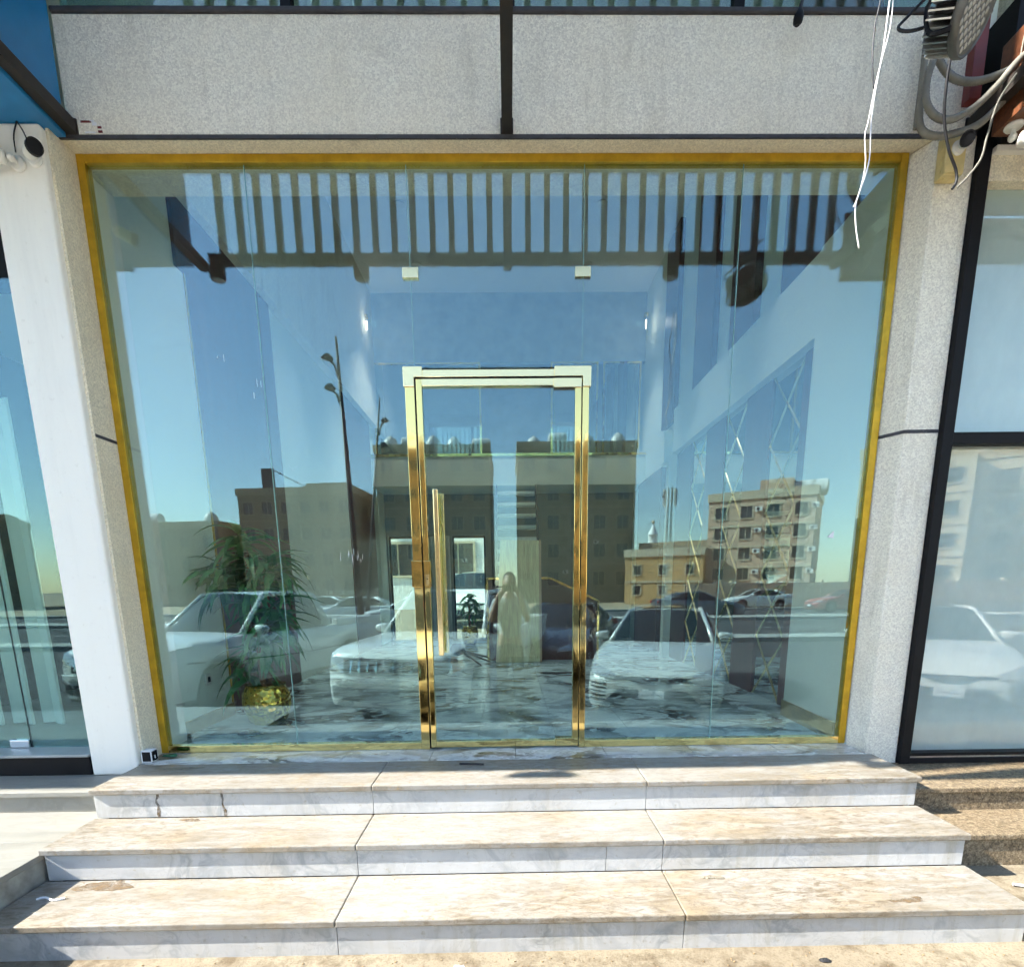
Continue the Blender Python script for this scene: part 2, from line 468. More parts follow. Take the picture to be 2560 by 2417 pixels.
mt['cement'] = stain_mat('grey_cement_smear', (0.27, 0.24, 0.18), 0.36, 0.52)
mt['paper'] = plain('white_paper', (0.80, 0.80, 0.80), 0.7)

# ================================================================== the setting
GZ = -0.80                                              # street level
def ground_z(y):
    pts = [(3000, -0.483), (-1.2, -0.483), (-1.5, -0.490), (-3.6, -0.62), (-5.2, -0.80), (-3000, -0.80)]
    for (a, za), (b, zb) in zip(pts, pts[1:]):
        if a >= y >= b: return za + (zb - za) * (a - y) / (a - b)
    return GZ
def sheet(name, xs, ys, zf, material, kind='structure'):
    b = MB()
    nx = len(xs)
    b.add([(x, y, zf(x, y)) for y in ys for x in xs], [(j * nx + i, j * nx + i + 1, (j + 1) * nx + i + 1, (j + 1) * nx + i) for j in range(len(ys) - 1) for i in range(nx - 1)])
    o = b.build(name, material)
    o['kind'] = kind
    return o
def ground_mat(name, a, b_, c_, s=14.0, rough=0.9, bump=0.5):
    t = NT(name)
    n = t.noise(0.9, 9, 0.68); f = t.noise(s, 7, 0.72); g = t.noise(s * 14, 3, 0.6)
    c = t.mix(t.ramp(n, [(0.35, 0.0), (0.65, 1.0)]), a, b_)
    c = t.mix(t.math('MULTIPLY', t.ramp(f, [(0.46, 0.0), (0.64, 1.0)]), 0.85), c, c_)
    c = t.mix(t.math('MULTIPLY', t.ramp(g, [(0.35, 1.0), (0.5, 0.0)]), 0.35), c, tuple(x * 0.5 for x in c_))
    return t.pbr(c, rough, 0, t.bump(t.mix(0.35, f, g), bump, 0.012))
mt['sandy'] = ground_mat('sandy_concrete_pavement', (0.22, 0.18, 0.12), (0.27, 0.235, 0.165), (0.10, 0.07, 0.037), 9.0)
mt['asphalt'] = ground_mat('asphalt', (0.060, 0.057, 0.055), (0.075, 0.070, 0.065), (0.045, 0.043, 0.042), 8.0)
mt['sand'] = ground_mat('bare_sand', (0.38, 0.28, 0.17), (0.44, 0.34, 0.21), (0.30, 0.21, 0.12), 3.0)
mt['kerb'] = plain('concrete_kerb', (0.38, 0.36, 0.31), 0.85, var=0.15)
mt['paint_white'] = plain('road_paint', (0.62, 0.60, 0.54), 0.7, var=0.2, scale=20)

ys = [400, 60, 12, 0, -1.0, -1.3, -1.36, -1.5, -1.8, -2.2, -2.6, -3.0, -3.6, -4.4, -5.2, -7, -10, -20, -40, -80, -160, -400, -900]
xs = [-900, -300, -80, -30, -12, -6, -4, -2, 0, 2, 4, 6, 12, 30, 80, 300, 900]
sheet('ground', xs, ys, lambda x, y: ground_z(y), mt['sandy'])
def flat_strip(name, y0, y1, z, material, x0=-400, x1=400):
    o = MB().quad((x0, y0, z), (x1, y0, z), (x1, y1, z), (x0, y1, z)).build(name, material)
    o['kind'] = 'structure'
    return o
o = sheet('parking_lot', [-400, -20, 0, 20, 400], [-2.9, -3.6, -5.2, -14.0], lambda x, y: ground_z(y) + .004, mt['asphalt'])
flat_strip('road', -15.2, -25.0, GZ + 0.004, mt['asphalt'])
flat_strip('road', -27.2, -36.0, GZ + 0.004, mt['asphalt'])
flat_strip('sandy_verge', -36.6, -420.0, GZ + 0.004, mt['sand'])
for (a, b) in ((-14.0, -15.2), (-25.0, -27.2), (-36.0, -36.6)):
    o = MB().box(-400, 400, b, a, GZ - 0.05, GZ + 0.16).build('kerb', mt['kerb'], bevel=0.02)
    o['kind'] = 'structure'
for yy in (-20.1, -31.6):
    for k in range(-14, 15):
        o = MB().quad((k * 6 - 1.5, yy - 0.07, GZ + 0.008), (k * 6 + 1.5, yy - 0.07, GZ + 0.008), (k * 6 + 1.5, yy + 0.07, GZ + 0.008), (k * 6 - 1.5, yy + 0.07, GZ + 0.008)).build('lane_marking', mt['paint_white'])
        o['kind'] = 'structure'

# ------------------------------------------------------------------ marble steps
XL, XR = -2.242, 2.092
T1, T2, T3 = -0.668, -1.012, -1.362
RZ = 0.161
steps = thing('marble_steps', 'three white marble steps with cream treads below the gold framed shopfront', 'steps', (0, -1.0, -0.49))
def slab(parent, name, m, x0, x1, y0, y1, z0, z1, bev=0.004):
    return MB().box(x0, x1, y0, y1, z0, z1).build(name, m, parent, bevel=bev)
core = MB()
core.box(XL + .02, XR - .02, T1 + .055, -0.25, -0.60, -0.034)
core.box(XL + .02, XR - .02, T2 + .055, T1 + .05, -0.60, -RZ - 0.034)
core.box(XL + .02, XR - .02, T3 + .055, T2 + .05, -0.60, -2 * RZ - 0.034)
core.build('step_core', mt['grout'], steps)
JX = [XL, -0.787, 0.645, XR]
OV = 0.016
for i, (yf, yb, zt) in enumerate(((T1, -0.252, 0.0), (T2, T1 + OV - .001, -RZ), (T3, T2 + OV - .001, -2 * RZ))):
    for a, b in zip(JX, JX[1:]):
        ga = 0.0015 if a != XL else 0; gb = 0.0015 if b != XR else 0
        slab(steps, 'tread_slab', mt['tread'], a + ga, b - gb, yf, yb - 0.001, zt - 0.030, zt, 0.005)
RJ = [[XL + .012, -0.787, 0.645, XR - .012], [XL + .012, -0.787, 0.379, 0.645, XR - .012], [XL + .012, -0.787, 0.645, XR - .012]]
for i, (yf, zt) in enumerate(((T1, 0.0), (T2, -RZ), (T3, -2 * RZ))):
    zb = zt - RZ if i < 2 else -0.56
    for a, b in zip(RJ[i], RJ[i][1:]):
        slab(steps, 'riser_slab', mt['riser'], a + .0012, b - .0012, yf + OV, yf + OV + 0.03, zb + 0.0005, zt - 0.0305, 0.002)
for s_ in (XL + .014, XR - .044):
    for i, (yf, yb, zt) in enumerate(((T1, -0.26, 0.0), (T2, T1 + OV + .03, -RZ), (T3, T2 + OV + .03, -2 * RZ))):
        slab(steps, 'side_slab', mt['riser'], s_, s_ + 0.03, yf + OV + .031, yb, -0.56, zt - 0.0305, 0.002)
tx = [-2.252, -1.60, -1.075, -0.548, -0.035, 0.514, 1.05, 1.58, 2.06]
for a, b in zip(tx, tx[1:]):
    slab(steps, 'threshold_tile', mt['threshold'], a + .001, b - .001, -0.2505, -0.022, -0.03, 0.0005, 0.001)

# dirt with a shape of its own: spills, smears and litter
def blob(name, label, cat, m, cx, cy, z, rx, ry, seed, th=0.0025, n=26, jag=0.35, group=None):
    rnd = random.Random(seed)
    ph = [rnd.uniform(0, 6.28) for _ in range(6)]
    ring = []
    for k in range(n):
        a = 2 * PI * k / n
        r = 1 + jag * (0.5 * math.sin(2 * a + ph[0]) + 0.35 * math.sin(3 * a + ph[1]) + 0.3 * math.sin(5 * a + ph[2]) + 0.25 * math.sin(9 * a + ph[3]))
        ring.append((cx + rx * r * math.cos(a), cy + ry * r * math.sin(a)))
    b = MB()
    vs = [(x, y, z) for x, y in ring] + [(cx + (x - cx) * .8, cy + (y - cy) * .8, z + th) for x, y in ring] + [(cx, cy, z + th)]
    fs = [(i, (i + 1) % n, (i + 1) % n + n, i + n) for i in range(n)] + [(i + n, (i + 1) % n + n, 2 * n) for i in range(n)]
    b.add(vs, fs)
    return tag(b.build(name, m), label, cat, group)
blob('dried_mud', 'dried brown mud patch at the left back of the lowest tread', 'stain', mt['stain'], -1.93, -1.055, -2 * RZ + .001, 0.11, 0.05, 3)
blob('rust_spill', 'small rust brown spill on the middle tread below the drip marks', 'stain', mt['stain'], -1.72, -0.695, -RZ + .001, 0.055, 0.016, 5)
blob('cement_smear', 'grey cement smear on the top tread near the left pillar', 'stain', mt['cement'], -1.97, -0.335, 0.001, 0.12, 0.03, 8, 0.0015)
blob('mud_clod', 'dark mud clod on the lowest tread right of centre', 'stain', mt['cement'], 0.86, -1.075, -2 * RZ + .001, 0.05, 0.014, 11, 0.006)
blob('ochre_spot', 'pale ochre stain near the front right of the lowest tread', 'stain', mt['stain'], 1.62, -1.285, -2 * RZ + .0006, 0.06, 0.022, 14, 0.0006, jag=0.6)
def drip(name, label, x, y, z0, z1, seed):
    rnd = random.Random(seed)
    b = MB()
    pts = [(x + rnd.uniform(-.006, .006), z0 + (z1 - z0) * k / 8) for k in range(9)]
    ws = [rnd.uniform(.004, .010) for _ in pts]
    vs = [(px - w, y, pz) for (px, pz), w in zip(pts, ws)] + [(px + w, y, pz) for (px, pz), w in zip(pts, ws)]
    b.add(vs, [(i, i + 9, i + 10, i + 1) for i in range(8)])
    return tag(b.build(name, mt['stain']), label, 'stain')
drip('rust_drip', 'rust coloured drip down the upper riser nearest the left end', -1.905, T1 + OV - .0006, -0.033, -RZ + .002, 2)
drip('rust_drip', 'thin rust drip on the upper riser above the rust spill', -1.565, T1 + OV - .0006, -0.033, -RZ + .002, 4)

rl = random.Random(77)
def crumple(name, label, cat, m, c, s, seed, flat=0.4):
    rnd = random.Random(seed)
    b = MB().sphere((0, 0, 0), 1, n=8, m=5)
    b.v = [(c[0] + v[0] * s * rnd.uniform(.6, 1.3), c[1] + v[1] * s * .7 * rnd.uniform(.6, 1.3), c[2] + s * flat * .8 + v[2] * s * flat * rnd.uniform(.5, 1.1)) for v in b.v]
    return tag(b.build(name, m), label, cat)
crumple('paper_scrap', 'white crumpled paper scrap on the ground in front of the left steps', 'litter', mt['paper'], (-1.70, -1.455, -0.489), 0.030, 1)
crumple('paper_scrap', 'small bluish white scrap at the bottom left ground', 'litter', mt['paper'], (-1.93, -1.50, -0.489), 0.018, 2)
crumple('paper_scrap', 'crumpled white tissue scrap at the bottom centre of the ground', 'litter', mt['paper'], (-0.28, -1.447, -0.488), 0.022, 3)
crumple('plastic_chip', 'black flat plastic chip on the ground at the lower right', 'litter', mt['rubber'], (1.19, -1.44, -0.488), 0.022, 4, .25)
tag(MB().tube(spline([(-2.15, -1.16, -2 * RZ + .004), (-2.12, -1.15, -2 * RZ + .006), (-2.07, -1.17, -2 * RZ + .004), (-2.03, -1.155, -2 * RZ + .005)], 4), 0.005, 6).build('plastic_strip', mt['paper']), 'white plastic strip lying in shade on the left of the lowest tread', 'litter')
tag(MB().tube(spline([(-0.36, -0.34, .006), (-0.30, -0.345, .006), (-0.22, -0.36, .006)], 4), 0.006, 6).build('black_tie', mt['rubber']), 'black cable tie scrap on the top tread before the door', 'litter')
tag(MB().tube(spline([(2.28, -1.06, -.39), (2.36, -1.10, -.388), (2.50, -1.18, -.39)], 4), 0.006, 6).build('white_cord_scrap', mt['paper']), 'white cord scrap on the shaded ground right of the steps', 'litter')
b = MB()
for k in range(260):
    x, y = rl.uniform(-2.4, 2.5), -1.37 - abs(rl.gauss(0, 0.09)) - 0.01
    s = rl.uniform(.0015, .006)
    b.sphere((x, y, ground_z(y) + s * .4), s, s * .8, s * .6, 5, 3)
for k in range(120):
    i = rl.choice((1, 2, 2, 2))
    yb = (T1, T2, T2)[i] if i == 1 else T2
    yb = T1 + OV if i == 1 else T2 + OV
    x, y = rl.uniform(XL + .05, XR - .05), yb - abs(rl.gauss(0, 0.025)) - .004
    s = rl.uniform(.001, .0035)
    b.sphere((x, y, -i * RZ + s * .4), s, s * .8, s * .6, 5, 3)
tag(b.build('grit', mt['grit']), 'brown grit and crumbs along the foot of the steps', 'grit', kind='stuff')

# ------------------------------------------------------------------ shop facade
fac = thing('shop_facade', 'pebbledash shopfront wall with grey spandrel and cream window surround', 'building', (0, 0, -0.5))
MB().box(-2.212, -0.043, -0.12, 0.30, 3.214, 3.705).build('spandrel_panel', mt['pebble'], fac, bevel=0.006)
MB().box(-0.037, 2.33, -0.12, 0.30, 3.214, 3.705).build('spandrel_panel', mt['pebble'], fac, bevel=0.006)
MB().box(-0.043, -0.037, -0.11, 0.30, 3.214, 3.705).build('spandrel_joint', mt['gasket'], fac)
MB().box(-2.26, 2.12, -0.123, -0.112, 3.197, 3.213).build('sealant_strip', mt['gasket'], fac)
MB().box(-2.30, 2.20, -0.1115, 0.30, 3.200, 3.2135).build('soffit', mt['pebble_warm'], fac)
MB().box(-2.272, -2.257, -0.19, 0.10, -0.05, 3.1985).build('reveal', mt['pebble_warm'], fac)
rp = MB().vprism([(2.068, 0.30), (2.068, 0.0), (2.135, -0.135), (2.325, -0.142), (2.325, 0.30)], -0.15, 3.1965)
rp.build('pillar', mt['pebble'], fac, bevel=0.008)
MB().vprism([(2.0665, 0.0), (2.134, -0.1365), (2.3245, -0.1435), (2.3245, -0.12), (2.14, -0.11), (2.08, 0.02)], 1.806, 1.824).build('pillar_joint', mt['gasket'], fac)
MB().box(-2.27, -2.2558, -0.186, 0.02, 1.808, 1.825).build('pillar_joint', mt['gasket'], fac)
MB().box(-2.212, 2.33, -0.132, 0.28, 3.7055, 3.728).build('ledge', mt['gasket'], fac, bevel=0.006)
# upper storey above the spandrel
MB().box(-2.19, 2.33, -0.075, -0.065, 3.7285, 5.6).build('upper_window', mt['glass_upper'], fac)
for x in (-1.1, -0.02, 1.1):
    MB().box(x - .025, x + .025, -0.10, -0.04, 3.736, 5.6).build('upper_mullion', mt['black'], fac)
for _a, _b in ((-7.6, -2.6), (2.5, 7.0)):
    MB().box(_a, _b, -0.11, 0.3, 3.2, 5.605).build('upper_wall', mt['pebble'], fac)
MB().box(-7.6, 7.0, -0.16, 0.30, 5.61, 8.0).build('parapet', mt['pebble'], fac)
MB().box(-2.60, -2.3, 0.31, 7.6, 3.72, 6.2).build('side_wall_upper', mt['pebble'], fac)
# broken plaster round the beam foot
for k, (x, z, w, h) in enumerate(((-2.115, 3.268, .05, .007), (-2.075, 3.258, .022, .012), (-2.052, 3.244, .018, .008), (-2.10, 3.222, .05, .006), (-2.05, 3.226, .02, .009), (-2.085, 3.27, .02, .006))):
    MB().box(x - w / 2, x + w / 2, -0.1235, -0.119, z - h / 2, z + h / 2).build('plaster_patch', mt['maroon'] if k % 2 == 0 else mt['paper'], fac)

# gold window frame and panes
win = thing('shop_window', 'large gold framed shop window of tall green tinted glass panes', 'window', (0, 0, 0))
MB().box(-2.2555, -2.214, -0.022, 0.03, 0.0, 3.199).build('frame_side', mt['gold_frame'], win, bevel=0.002)
MB().box(2.024, 2.0655, -0.022, 0.03, 0.0, 3.199).build('frame_side', mt['gold_frame'], win, bevel=0.002)
MB().box(-2.2135, 2.0235, -0.022, 0.03, 3.160, 3.1985).build('frame_top', mt['gold_frame'], win, bevel=0.002)
MB().box(-2.2135, -0.6265, -0.022, 0.03, 0.001, 0.046).build('frame_bottom', mt['brass'], win, bevel=0.002)
MB().box(0.4035, 2.0235, -0.022, 0.03, 0.001, 0.046).build('frame_bottom', mt['brass'], win, bevel=0.002)
# the two panes beside the door run the full height with a notch for the portal: built as one piece each
def pane(poly, name, parent, m, y0=-0.005, y1=0.005):
    return MB().prism(poly, y0, y1).build(name, m, parent)
pane([(-2.2135, .046), (-1.4120, .046), (-1.4120, 3.160), (-2.2135, 3.160)], 'pane', win, mt['glass'])
pane([(-1.4085, .046), (-0.6275, .046), (-0.6275, 2.198), (-0.5715, 2.198), (-0.5715, 3.160), (-1.4085, 3.160)], 'pane', win, mt['glass'])
pane([(-0.568, 2.198), (0.3635, 2.198), (0.3635, 3.160), (-0.568, 3.160)], 'pane', win, mt['glass'])
pane([(0.367, 2.198), (0.4045, 2.198), (0.4045, .046), (1.2020, .046), (1.2020, 3.160), (0.367, 3.160)], 'pane', win, mt['glass'])
pane([(1.2055, .046), (2.0235, .046), (2.0235, 3.160), (1.2055, 3.160)], 'pane', win, mt['glass'])
for x, z0 in ((-1.41025, .046), (-0.56975, 2.198), (0.36525, 2.198), (1.20375, .046)):
    MB().box(x - .0016, x + .0016, -0.0045, 0.0045, z0, 3.160).build('pane_joint', mt['glass_edge'], win)
for a, b_, c, d in ((-0.612, -0.526, 2.633, 2.685), (0.319, 0.405, 2.636, 2.686)):
    MB().box(a, b_, -0.017, 0.017, c, d).build('patch_fitting', mt['brass_sky_toned'], win, bevel=0.002)

# brass portal and door
por = thing('door_portal', 'polished brass door surround with square corner caps', 'door frame', (-0.1, 0, 0))
MB().box(-0.6255, -0.573, -0.026, 0.026, 0.001, 2.0935).build('post', mt['brass'], por, bevel=0.002)
MB().box(0.3665, 0.4025, -0.026, 0.026, 0.001, 2.0895).build('post', mt['brass'], por, bevel=0.002)
MB().box(-0.5255, 0.2075, -0.026, 0.026, 2.143, 2.181).build('head_rail', mt['brass_sky_toned'], por, bevel=0.002)
MB().prism([(-0.633, 2.094), (-0.573, 2.094), (-0.573, 2.143), (-0.526, 2.143), (-0.526, 2.197), (-0.633, 2.197)], -0.030, 0.030).build('corner_cap', mt['brass_sky_toned'], por, bevel=0.002)
MB().prism([(0.208, 2.143), (0.3665, 2.143), (0.3665, 2.090), (0.413, 2.090), (0.413, 2.195), (0.208, 2.195)], -0.030, 0.030).build('corner_cap', mt['brass_sky_toned'], por, bevel=0.002)
MB().box(-0.635, -0.574, -0.034, -0.0265, 1.004, 1.156).build('strike_plate', mt['brass'], por, bevel=0.002)
MB().box(-0.5725, -0.5645, -0.012, 0.012, 0.004, 2.140).build('rebate', mt['black'], por)
MB().box(0.3605, 0.3660, -0.012, 0.012, 0.004, 2.088).build('rebate', mt['black'], por)
MB().box(-0.5640, 0.3600, -0.012, 0.012, 2.1365, 2.1425).build('rebate', mt['black'], por)
door = thing('glass_door', 'glass door with slim polished brass frame and tall brass pull handle', 'door', (0.36, 0, 0))
MB().box(-0.5640, -0.532, -0.024, 0.024, 0.012, 2.135).build('stile', mt['brass'], door, bevel=0.002)
MB().box(0.3250, 0.3600, -0.024, 0.024, 0.062, 2.086).build('stile', mt['brass'], door, bevel=0.002)
MB().box(-0.5315, 0.2035, -0.024, 0.024, 2.098, 2.135).build('top_rail', mt['brass_sky_toned'], door, bevel=0.002)
MB().box(-0.5315, 0.2195, -0.024, 0.024, 0.012, 0.050).build('bottom_rail', mt['brass'], door, bevel=0.002)
MB().box(0.2040, 0.3600, -0.028, 0.028, 2.0865, 2.1350).build('hinge_patch', mt['brass_sky_toned'], door, bevel=0.002)
MB().box(0.2200, 0.3600, -0.028, 0.028, 0.012, 0.0615).build('hinge_patch', mt['brass'], door, bevel=0.002)
MB().box(-0.5318, 0.3248, -0.005, 0.005, 0.0502, 2.0978).build('pane', mt['glass'], door)
lk = MB().box(-0.5636, -0.522, -0.033, -0.0245, 1.006, 1.155).build('lock_plate', mt['brass'], door, bevel=0.002)
MB().box(-0.5535, -0.532, -0.037, -0.0335, 1.015, 1.075).build('keyhole_cover', mt['brass_sky_toned'], lk, bevel=0.001)
MB().cyl((-0.5428, -0.0365, 1.05), (-0.5428, -0.039, 1.05), 0.004, n=10).build('keyhole', mt['black'], lk)
hd = MB().box(-0.487, -0.457, -0.085, -0.060, 0.60, 1.548).build('pull_handle', mt['brass_sky_toned'], door, bevel=0.005)
for z in (0.78, 1.37):
    MB().cyl((-0.472, -0.0600, z), (-0.472, -0.0052, z), 0.010).build('standoff', mt['brass'], hd, smooth='auto')
hd2 = MB().box(-0.470, -0.440, 0.055, 0.080, 0.60, 1.548).build('pull_handle', mt['brass_sky_toned'], door, bevel=0.005)
for z in (0.78, 1.37):
    MB().cyl((-0.455, 0.0052, z), (-0.455, 0.055, z), 0.010).build('standoff', mt['brass'], hd2, smooth='auto')

# ------------------------------------------------------------------ slatted screen hung in front of the upper facade
scr = thing('slat_screen', 'dark vertical slat screen hung out before the upper facade on steel beams', 'screen', (0, -1.13, 3.2))
rl0, rl1 = -2.16, 2.36
MB().box(rl0, rl1, -1.165, -1.105, 3.275, 3.335).build('bottom_rail', mt['slat'], scr)
MB().box(rl0, rl1, -1.165, -1.105, 7.30, 7.36).build('top_rail', mt['slat'], scr)
k = 0
x = -2.06
while x < 2.34:
    MB().box(x - .0195, x + .0195, -1.160, -1.110, 3.268, 7.42).build('slat', mt['slat'], scr)  # slats lengthened above the view to hold sun off the wall
    x += 0.1355
for bx in (-2.19, -0.04, 2.30):
    MB().box(bx - .026, bx + .026, -1.10, -0.121, 3.214, 3.272).build('beam', mt['steel_brown'], scr)
    MB().box(bx - .032, bx + .032, -0.1285, -0.1205, 3.2145, 3.278).build('base_plate', mt['steel_brown'], scr)
for bx in (-1.09, 1.14, -2.12):
    l_ = MB().lathe([(.048, 0), (.055, .01), (.055, .085), (.02, .09)], (bx, -1.135, 3.18), (0, 0, 1), 18).build('downlight', mt['black'], scr, smooth='auto')
    MB().lathe([(.042, 0), (.042, .004)], (bx, -1.135, 3.1755), (0, 0, 1), 18).build('lens', mt['alu'], l_)

# ------------------------------------------------------------------ blue sign box over the shop on the left
sg = thing('blue_sign_box', 'blue clad sign box over the neighbouring shop on the left', 'sign', (-4.5, -0.6, 3.19))
MB().box(-7.6, -2.215, -1.005, -0.13, 3.195, 7.6).build('sign_body', mt['blue_sign'], sg, bevel=0.004)  # unseen top carried up high to block sun from the spandrel
MB().box(-7.7, -2.70, -1.14, -1.0055, 3.235, 7.7).build('sign_face', mt['blue_sign'], sg, bevel=0.004)
fl_y = -1.30
LFX = -3.92
lf = thing('flood_lamp', 'round black flood lamp mounted low on the front of the blue sign', 'lamp', (LFX, -1.22, 3.2))
MB().lathe([(.05, 0), (.10, .02), (.12, .05), (.12, .09), (.11, .10)], (LFX, -1.145, 3.16), (0, -1, -0.25), 24).build('lamp_body', mt['black'], lf, smooth='auto')
MB().box(LFX - .02, LFX + .02, -1.16, -1.139, 3.2, 3.42).build('bracket', mt['black'], lf)

# ------------------------------------------------------------------ neighbour on the left
ln = thing('neighbour_shopfront', 'left neighbour with white plastered pillar and frameless glass front', 'building', (-3.6, 0, -0.2))
MB().box(-2.545, -2.273, -0.228, 0.30, -0.069, 3.192).build('white_pillar', mt['white_stucco'], ln, bevel=0.012)
MB().box(-7.0, -2.56, -0.215, -0.10, -0.069, 0.045).build('black_plinth', mt['black'], ln, bevel=0.004)
MB().box(-7.0, -2.55, -0.235, -0.02, 0.0455, 0.062).build('sill', plain('grey_sill_stone', (0.36, 0.38, 0.37), 0.4), ln, bevel=0.003)
MB().box(-7.0, -2.56, -0.02, 0.10, 2.62, 3.19).build('black_bulkhead', mt['black'], ln)
MB().box(-3.02, -2.56, -0.058, -0.048, 0.0625, 2.62).build('glass_panel', mt['glass_left'], ln)
MB().box(-7.0, -3.024, -0.058, -0.048, 0.0625, 2.62).build('glass_panel', mt['glass_left'], ln)
MB().box(-3.0235, -3.0205, -0.0575, -0.0485, 0.0625, 2.62).build('panel_joint', mt['black'], ln)
MB().box(-3.14, -3.025, -0.072, -0.034, 0.064, 0.112).build('patch_fitting', mt['chrome'], ln, bevel=0.003)
MB().box(-7.5, -2.56, 0.10, 5.0, 0.0, 0.03).build('shop_floor', mt['beige_tile'], ln)
MB().box(-7.5, -2.56, 3.6, 3.7, 0.03, 4.0).build('back_wall', mt['wall_in'], ln)
MB().box(-4.6, -4.5, -.04, 3.6, 0.03, 3.1).build('light_block_wall', mt['black'], ln)  # black wall added to keep light out of the neighbour's room
MB().box(-3.30, -2.62, 1.35, 1.45, 0.03, 2.2).build('partition', mt['wall_in'], ln)
MB().box(-2.90, -2.86, 1.33, 1.4, 0.03, 2.3).build('timber_post', plain('timber_stud', (0.36, 0.18, 0.07), 0.7), ln)
MB().box(-7.5, -2.56, 0.1, 3.6, 3.05, 3.15).build('shop_ceiling', mt['ceiling'], ln)
for k in range(7):
    x = -3.38 - k * .11
    lv = MB().obox((x, 0.62 + (k % 2) * .06, 1.15), (1, .5 if k % 2 else -.5, 0), (-.5 if k % 2 else .5, 1, 0), (0, 0, 1), .05, .008, 1.10).build('folding_leaf', mt['white_stucco'], ln)
for y0, y1, z0, z1, nm in ((-0.50, -0.2, -0.10, -0.07, 'upper_slab'),):
    MB().box(-7, XL - .004, y0, y1 + .3, z0, z1).build(nm, mt['beige_tile'], ln, bevel=0.004)
MB().box(-7, XL - .004, -0.482, 0.1, -0.1895, -0.1005).build('upper_riser', mt['beige_tile'], ln)
for a, b in ((-0.4825, -0.86), (-0.863, -1.28), (-1.283, -1.75), (-1.753, -2.3)):
    MB().box(-7, XL - .004, b, a, -0.220, -0.190).build('platform_slab', mt['beige_tile'], ln, bevel=0.003)
MB().box(-7, XL - .019, -2.28, 0.1, -0.62, -0.2205).build('platform_base', plain('stained_platform_wall', (0.34, 0.33, 0.29), 0.8, var=0.4, scale=8), ln)
# ------------------------------------------------------------------ neighbour on the right
rn = thing('neighbour_shopfront', 'right neighbour with black framed window and brown granite steps', 'building', (3.4, 0, -0.2))
MB().box(2.3255, 2.386, -0.175, -0.03, -0.094, 3.150).build('black_post', mt['black'], rn, bevel=0.003)
MB().box(2.3865, 6.0, -0.17, -0.04, 1.742, 1.803).build('black_crossbar', mt['black'], rn, bevel=0.003)
MB().box(2.3865, 6.0, -0.17, -0.04, -0.094, -0.062).build('frame_bottom', mt['black'], rn, bevel=0.003)
MB().box(2.3865, 6.0, -0.155, -0.05, -0.0615, -0.048).build('frame_trim', mt['alu'], rn)
MB().box(2.3865, 6.0, -0.165, -0.045, -0.0475, -0.028).build('frame_bead', mt['black'], rn)
MB().box(2.3865, 6.0, -0.105, -0.095, -0.0275, 1.7415).build('pane', mt['glass_right'], rn)
MB().box(2.3865, 6.0, -0.105, -0.095, 1.8035, 2.98).build('pane', mt['glass_right'], rn)
MB().box(2.3865, 6.0, -0.17, -0.04, 2.9805, 3.09).build('head_trim', mt['pebble_warm'], rn)
MB().box(2.3865, 6.0, -0.20, 0.3, 3.0905, 3.115).build('white_trim', mt['white_plastic'], rn)
t_ = NT('milky_window_film')
mt['film'] = t_.pbr(t_.mix(t_.noise(1.2, 4), (0.60, 0.68, 0.66), (0.72, 0.78, 0.74)), 0.6)
bl = MB().grid(lambda u, v: (2.39 + 3.6 * u, -0.02 + .02 * math.sin(u * 9), 0.085 + .01 * math.sin(u * 14) + (2.9 - .085) * v), 40, 6)
bl.build('white_blind', mt['film'], rn, smooth=True)
MB().box(2.3, 6.0, 0.02, 2.0, -0.2, -0.09).build('shop_floor', mt['skirting'], rn)
MB().box(2.3, 6.0, 1.0, 1.1, -0.1, 3.2).build('back_wall', mt['wall_in'], rn)
gs = MB()
MB().box(XR + .002, 7, -0.585, -0.02, -0.125, -0.095).build('granite_slab', mt['granite'], rn, bevel=0.006)
MB().box(XR + .002, 7, -0.570, -0.05, -0.2545, -0.1255).build('granite_riser', mt['granite'], rn)
MB().box(XR + .002, 7, -0.885, -0.5705, -0.255, -0.225).build('granite_slab', mt['granite'], rn, bevel=0.006)
MB().box(XR + .002, 7, -0.870, -0.5, -0.47, -0.2555).build('granite_riser', mt['granite'], rn)
o = sheet('pavement_apron', [XR + .001, 3, 7], [-0.86, -1.2, -1.6, -2.4], lambda x, y: {-0.86: -0.398, -1.2: -0.405, -1.6: -0.455, -2.4: -0.56}[y], mt['sandy'])
o2 = MB().box(XR + .0015, 7, -1.6, -0.87, -0.7, -0.47).build('apron_base', mt['kerb'], o)
# brown timber sign box over the right neighbour
wsn = thing('timber_sign_box', 'dark brown timber sign box over the neighbouring shop on the right', 'sign', (4, -0.5, 3.1))
MB().box(2.336, 7.0, -1.02, -0.215, 3.135, 3.50).build('sign_body', mt['wood_sign'], wsn, bevel=0.004)
MB().box(2.325, 7.0, -1.05, -1.0205, 3.11, 3.53).build('sign_edge', mt['wood_sign'], wsn, bevel=0.004)
MB().box(2.395, 7.0, -0.2095, 0.3, 3.1155, 3.72).build('sign_back', mt['black'], wsn)
MB().box(2.19, 2.245, -0.235, -0.185, 3.28, 5.0).build('maroon_post', mt['maroon'], wsn)

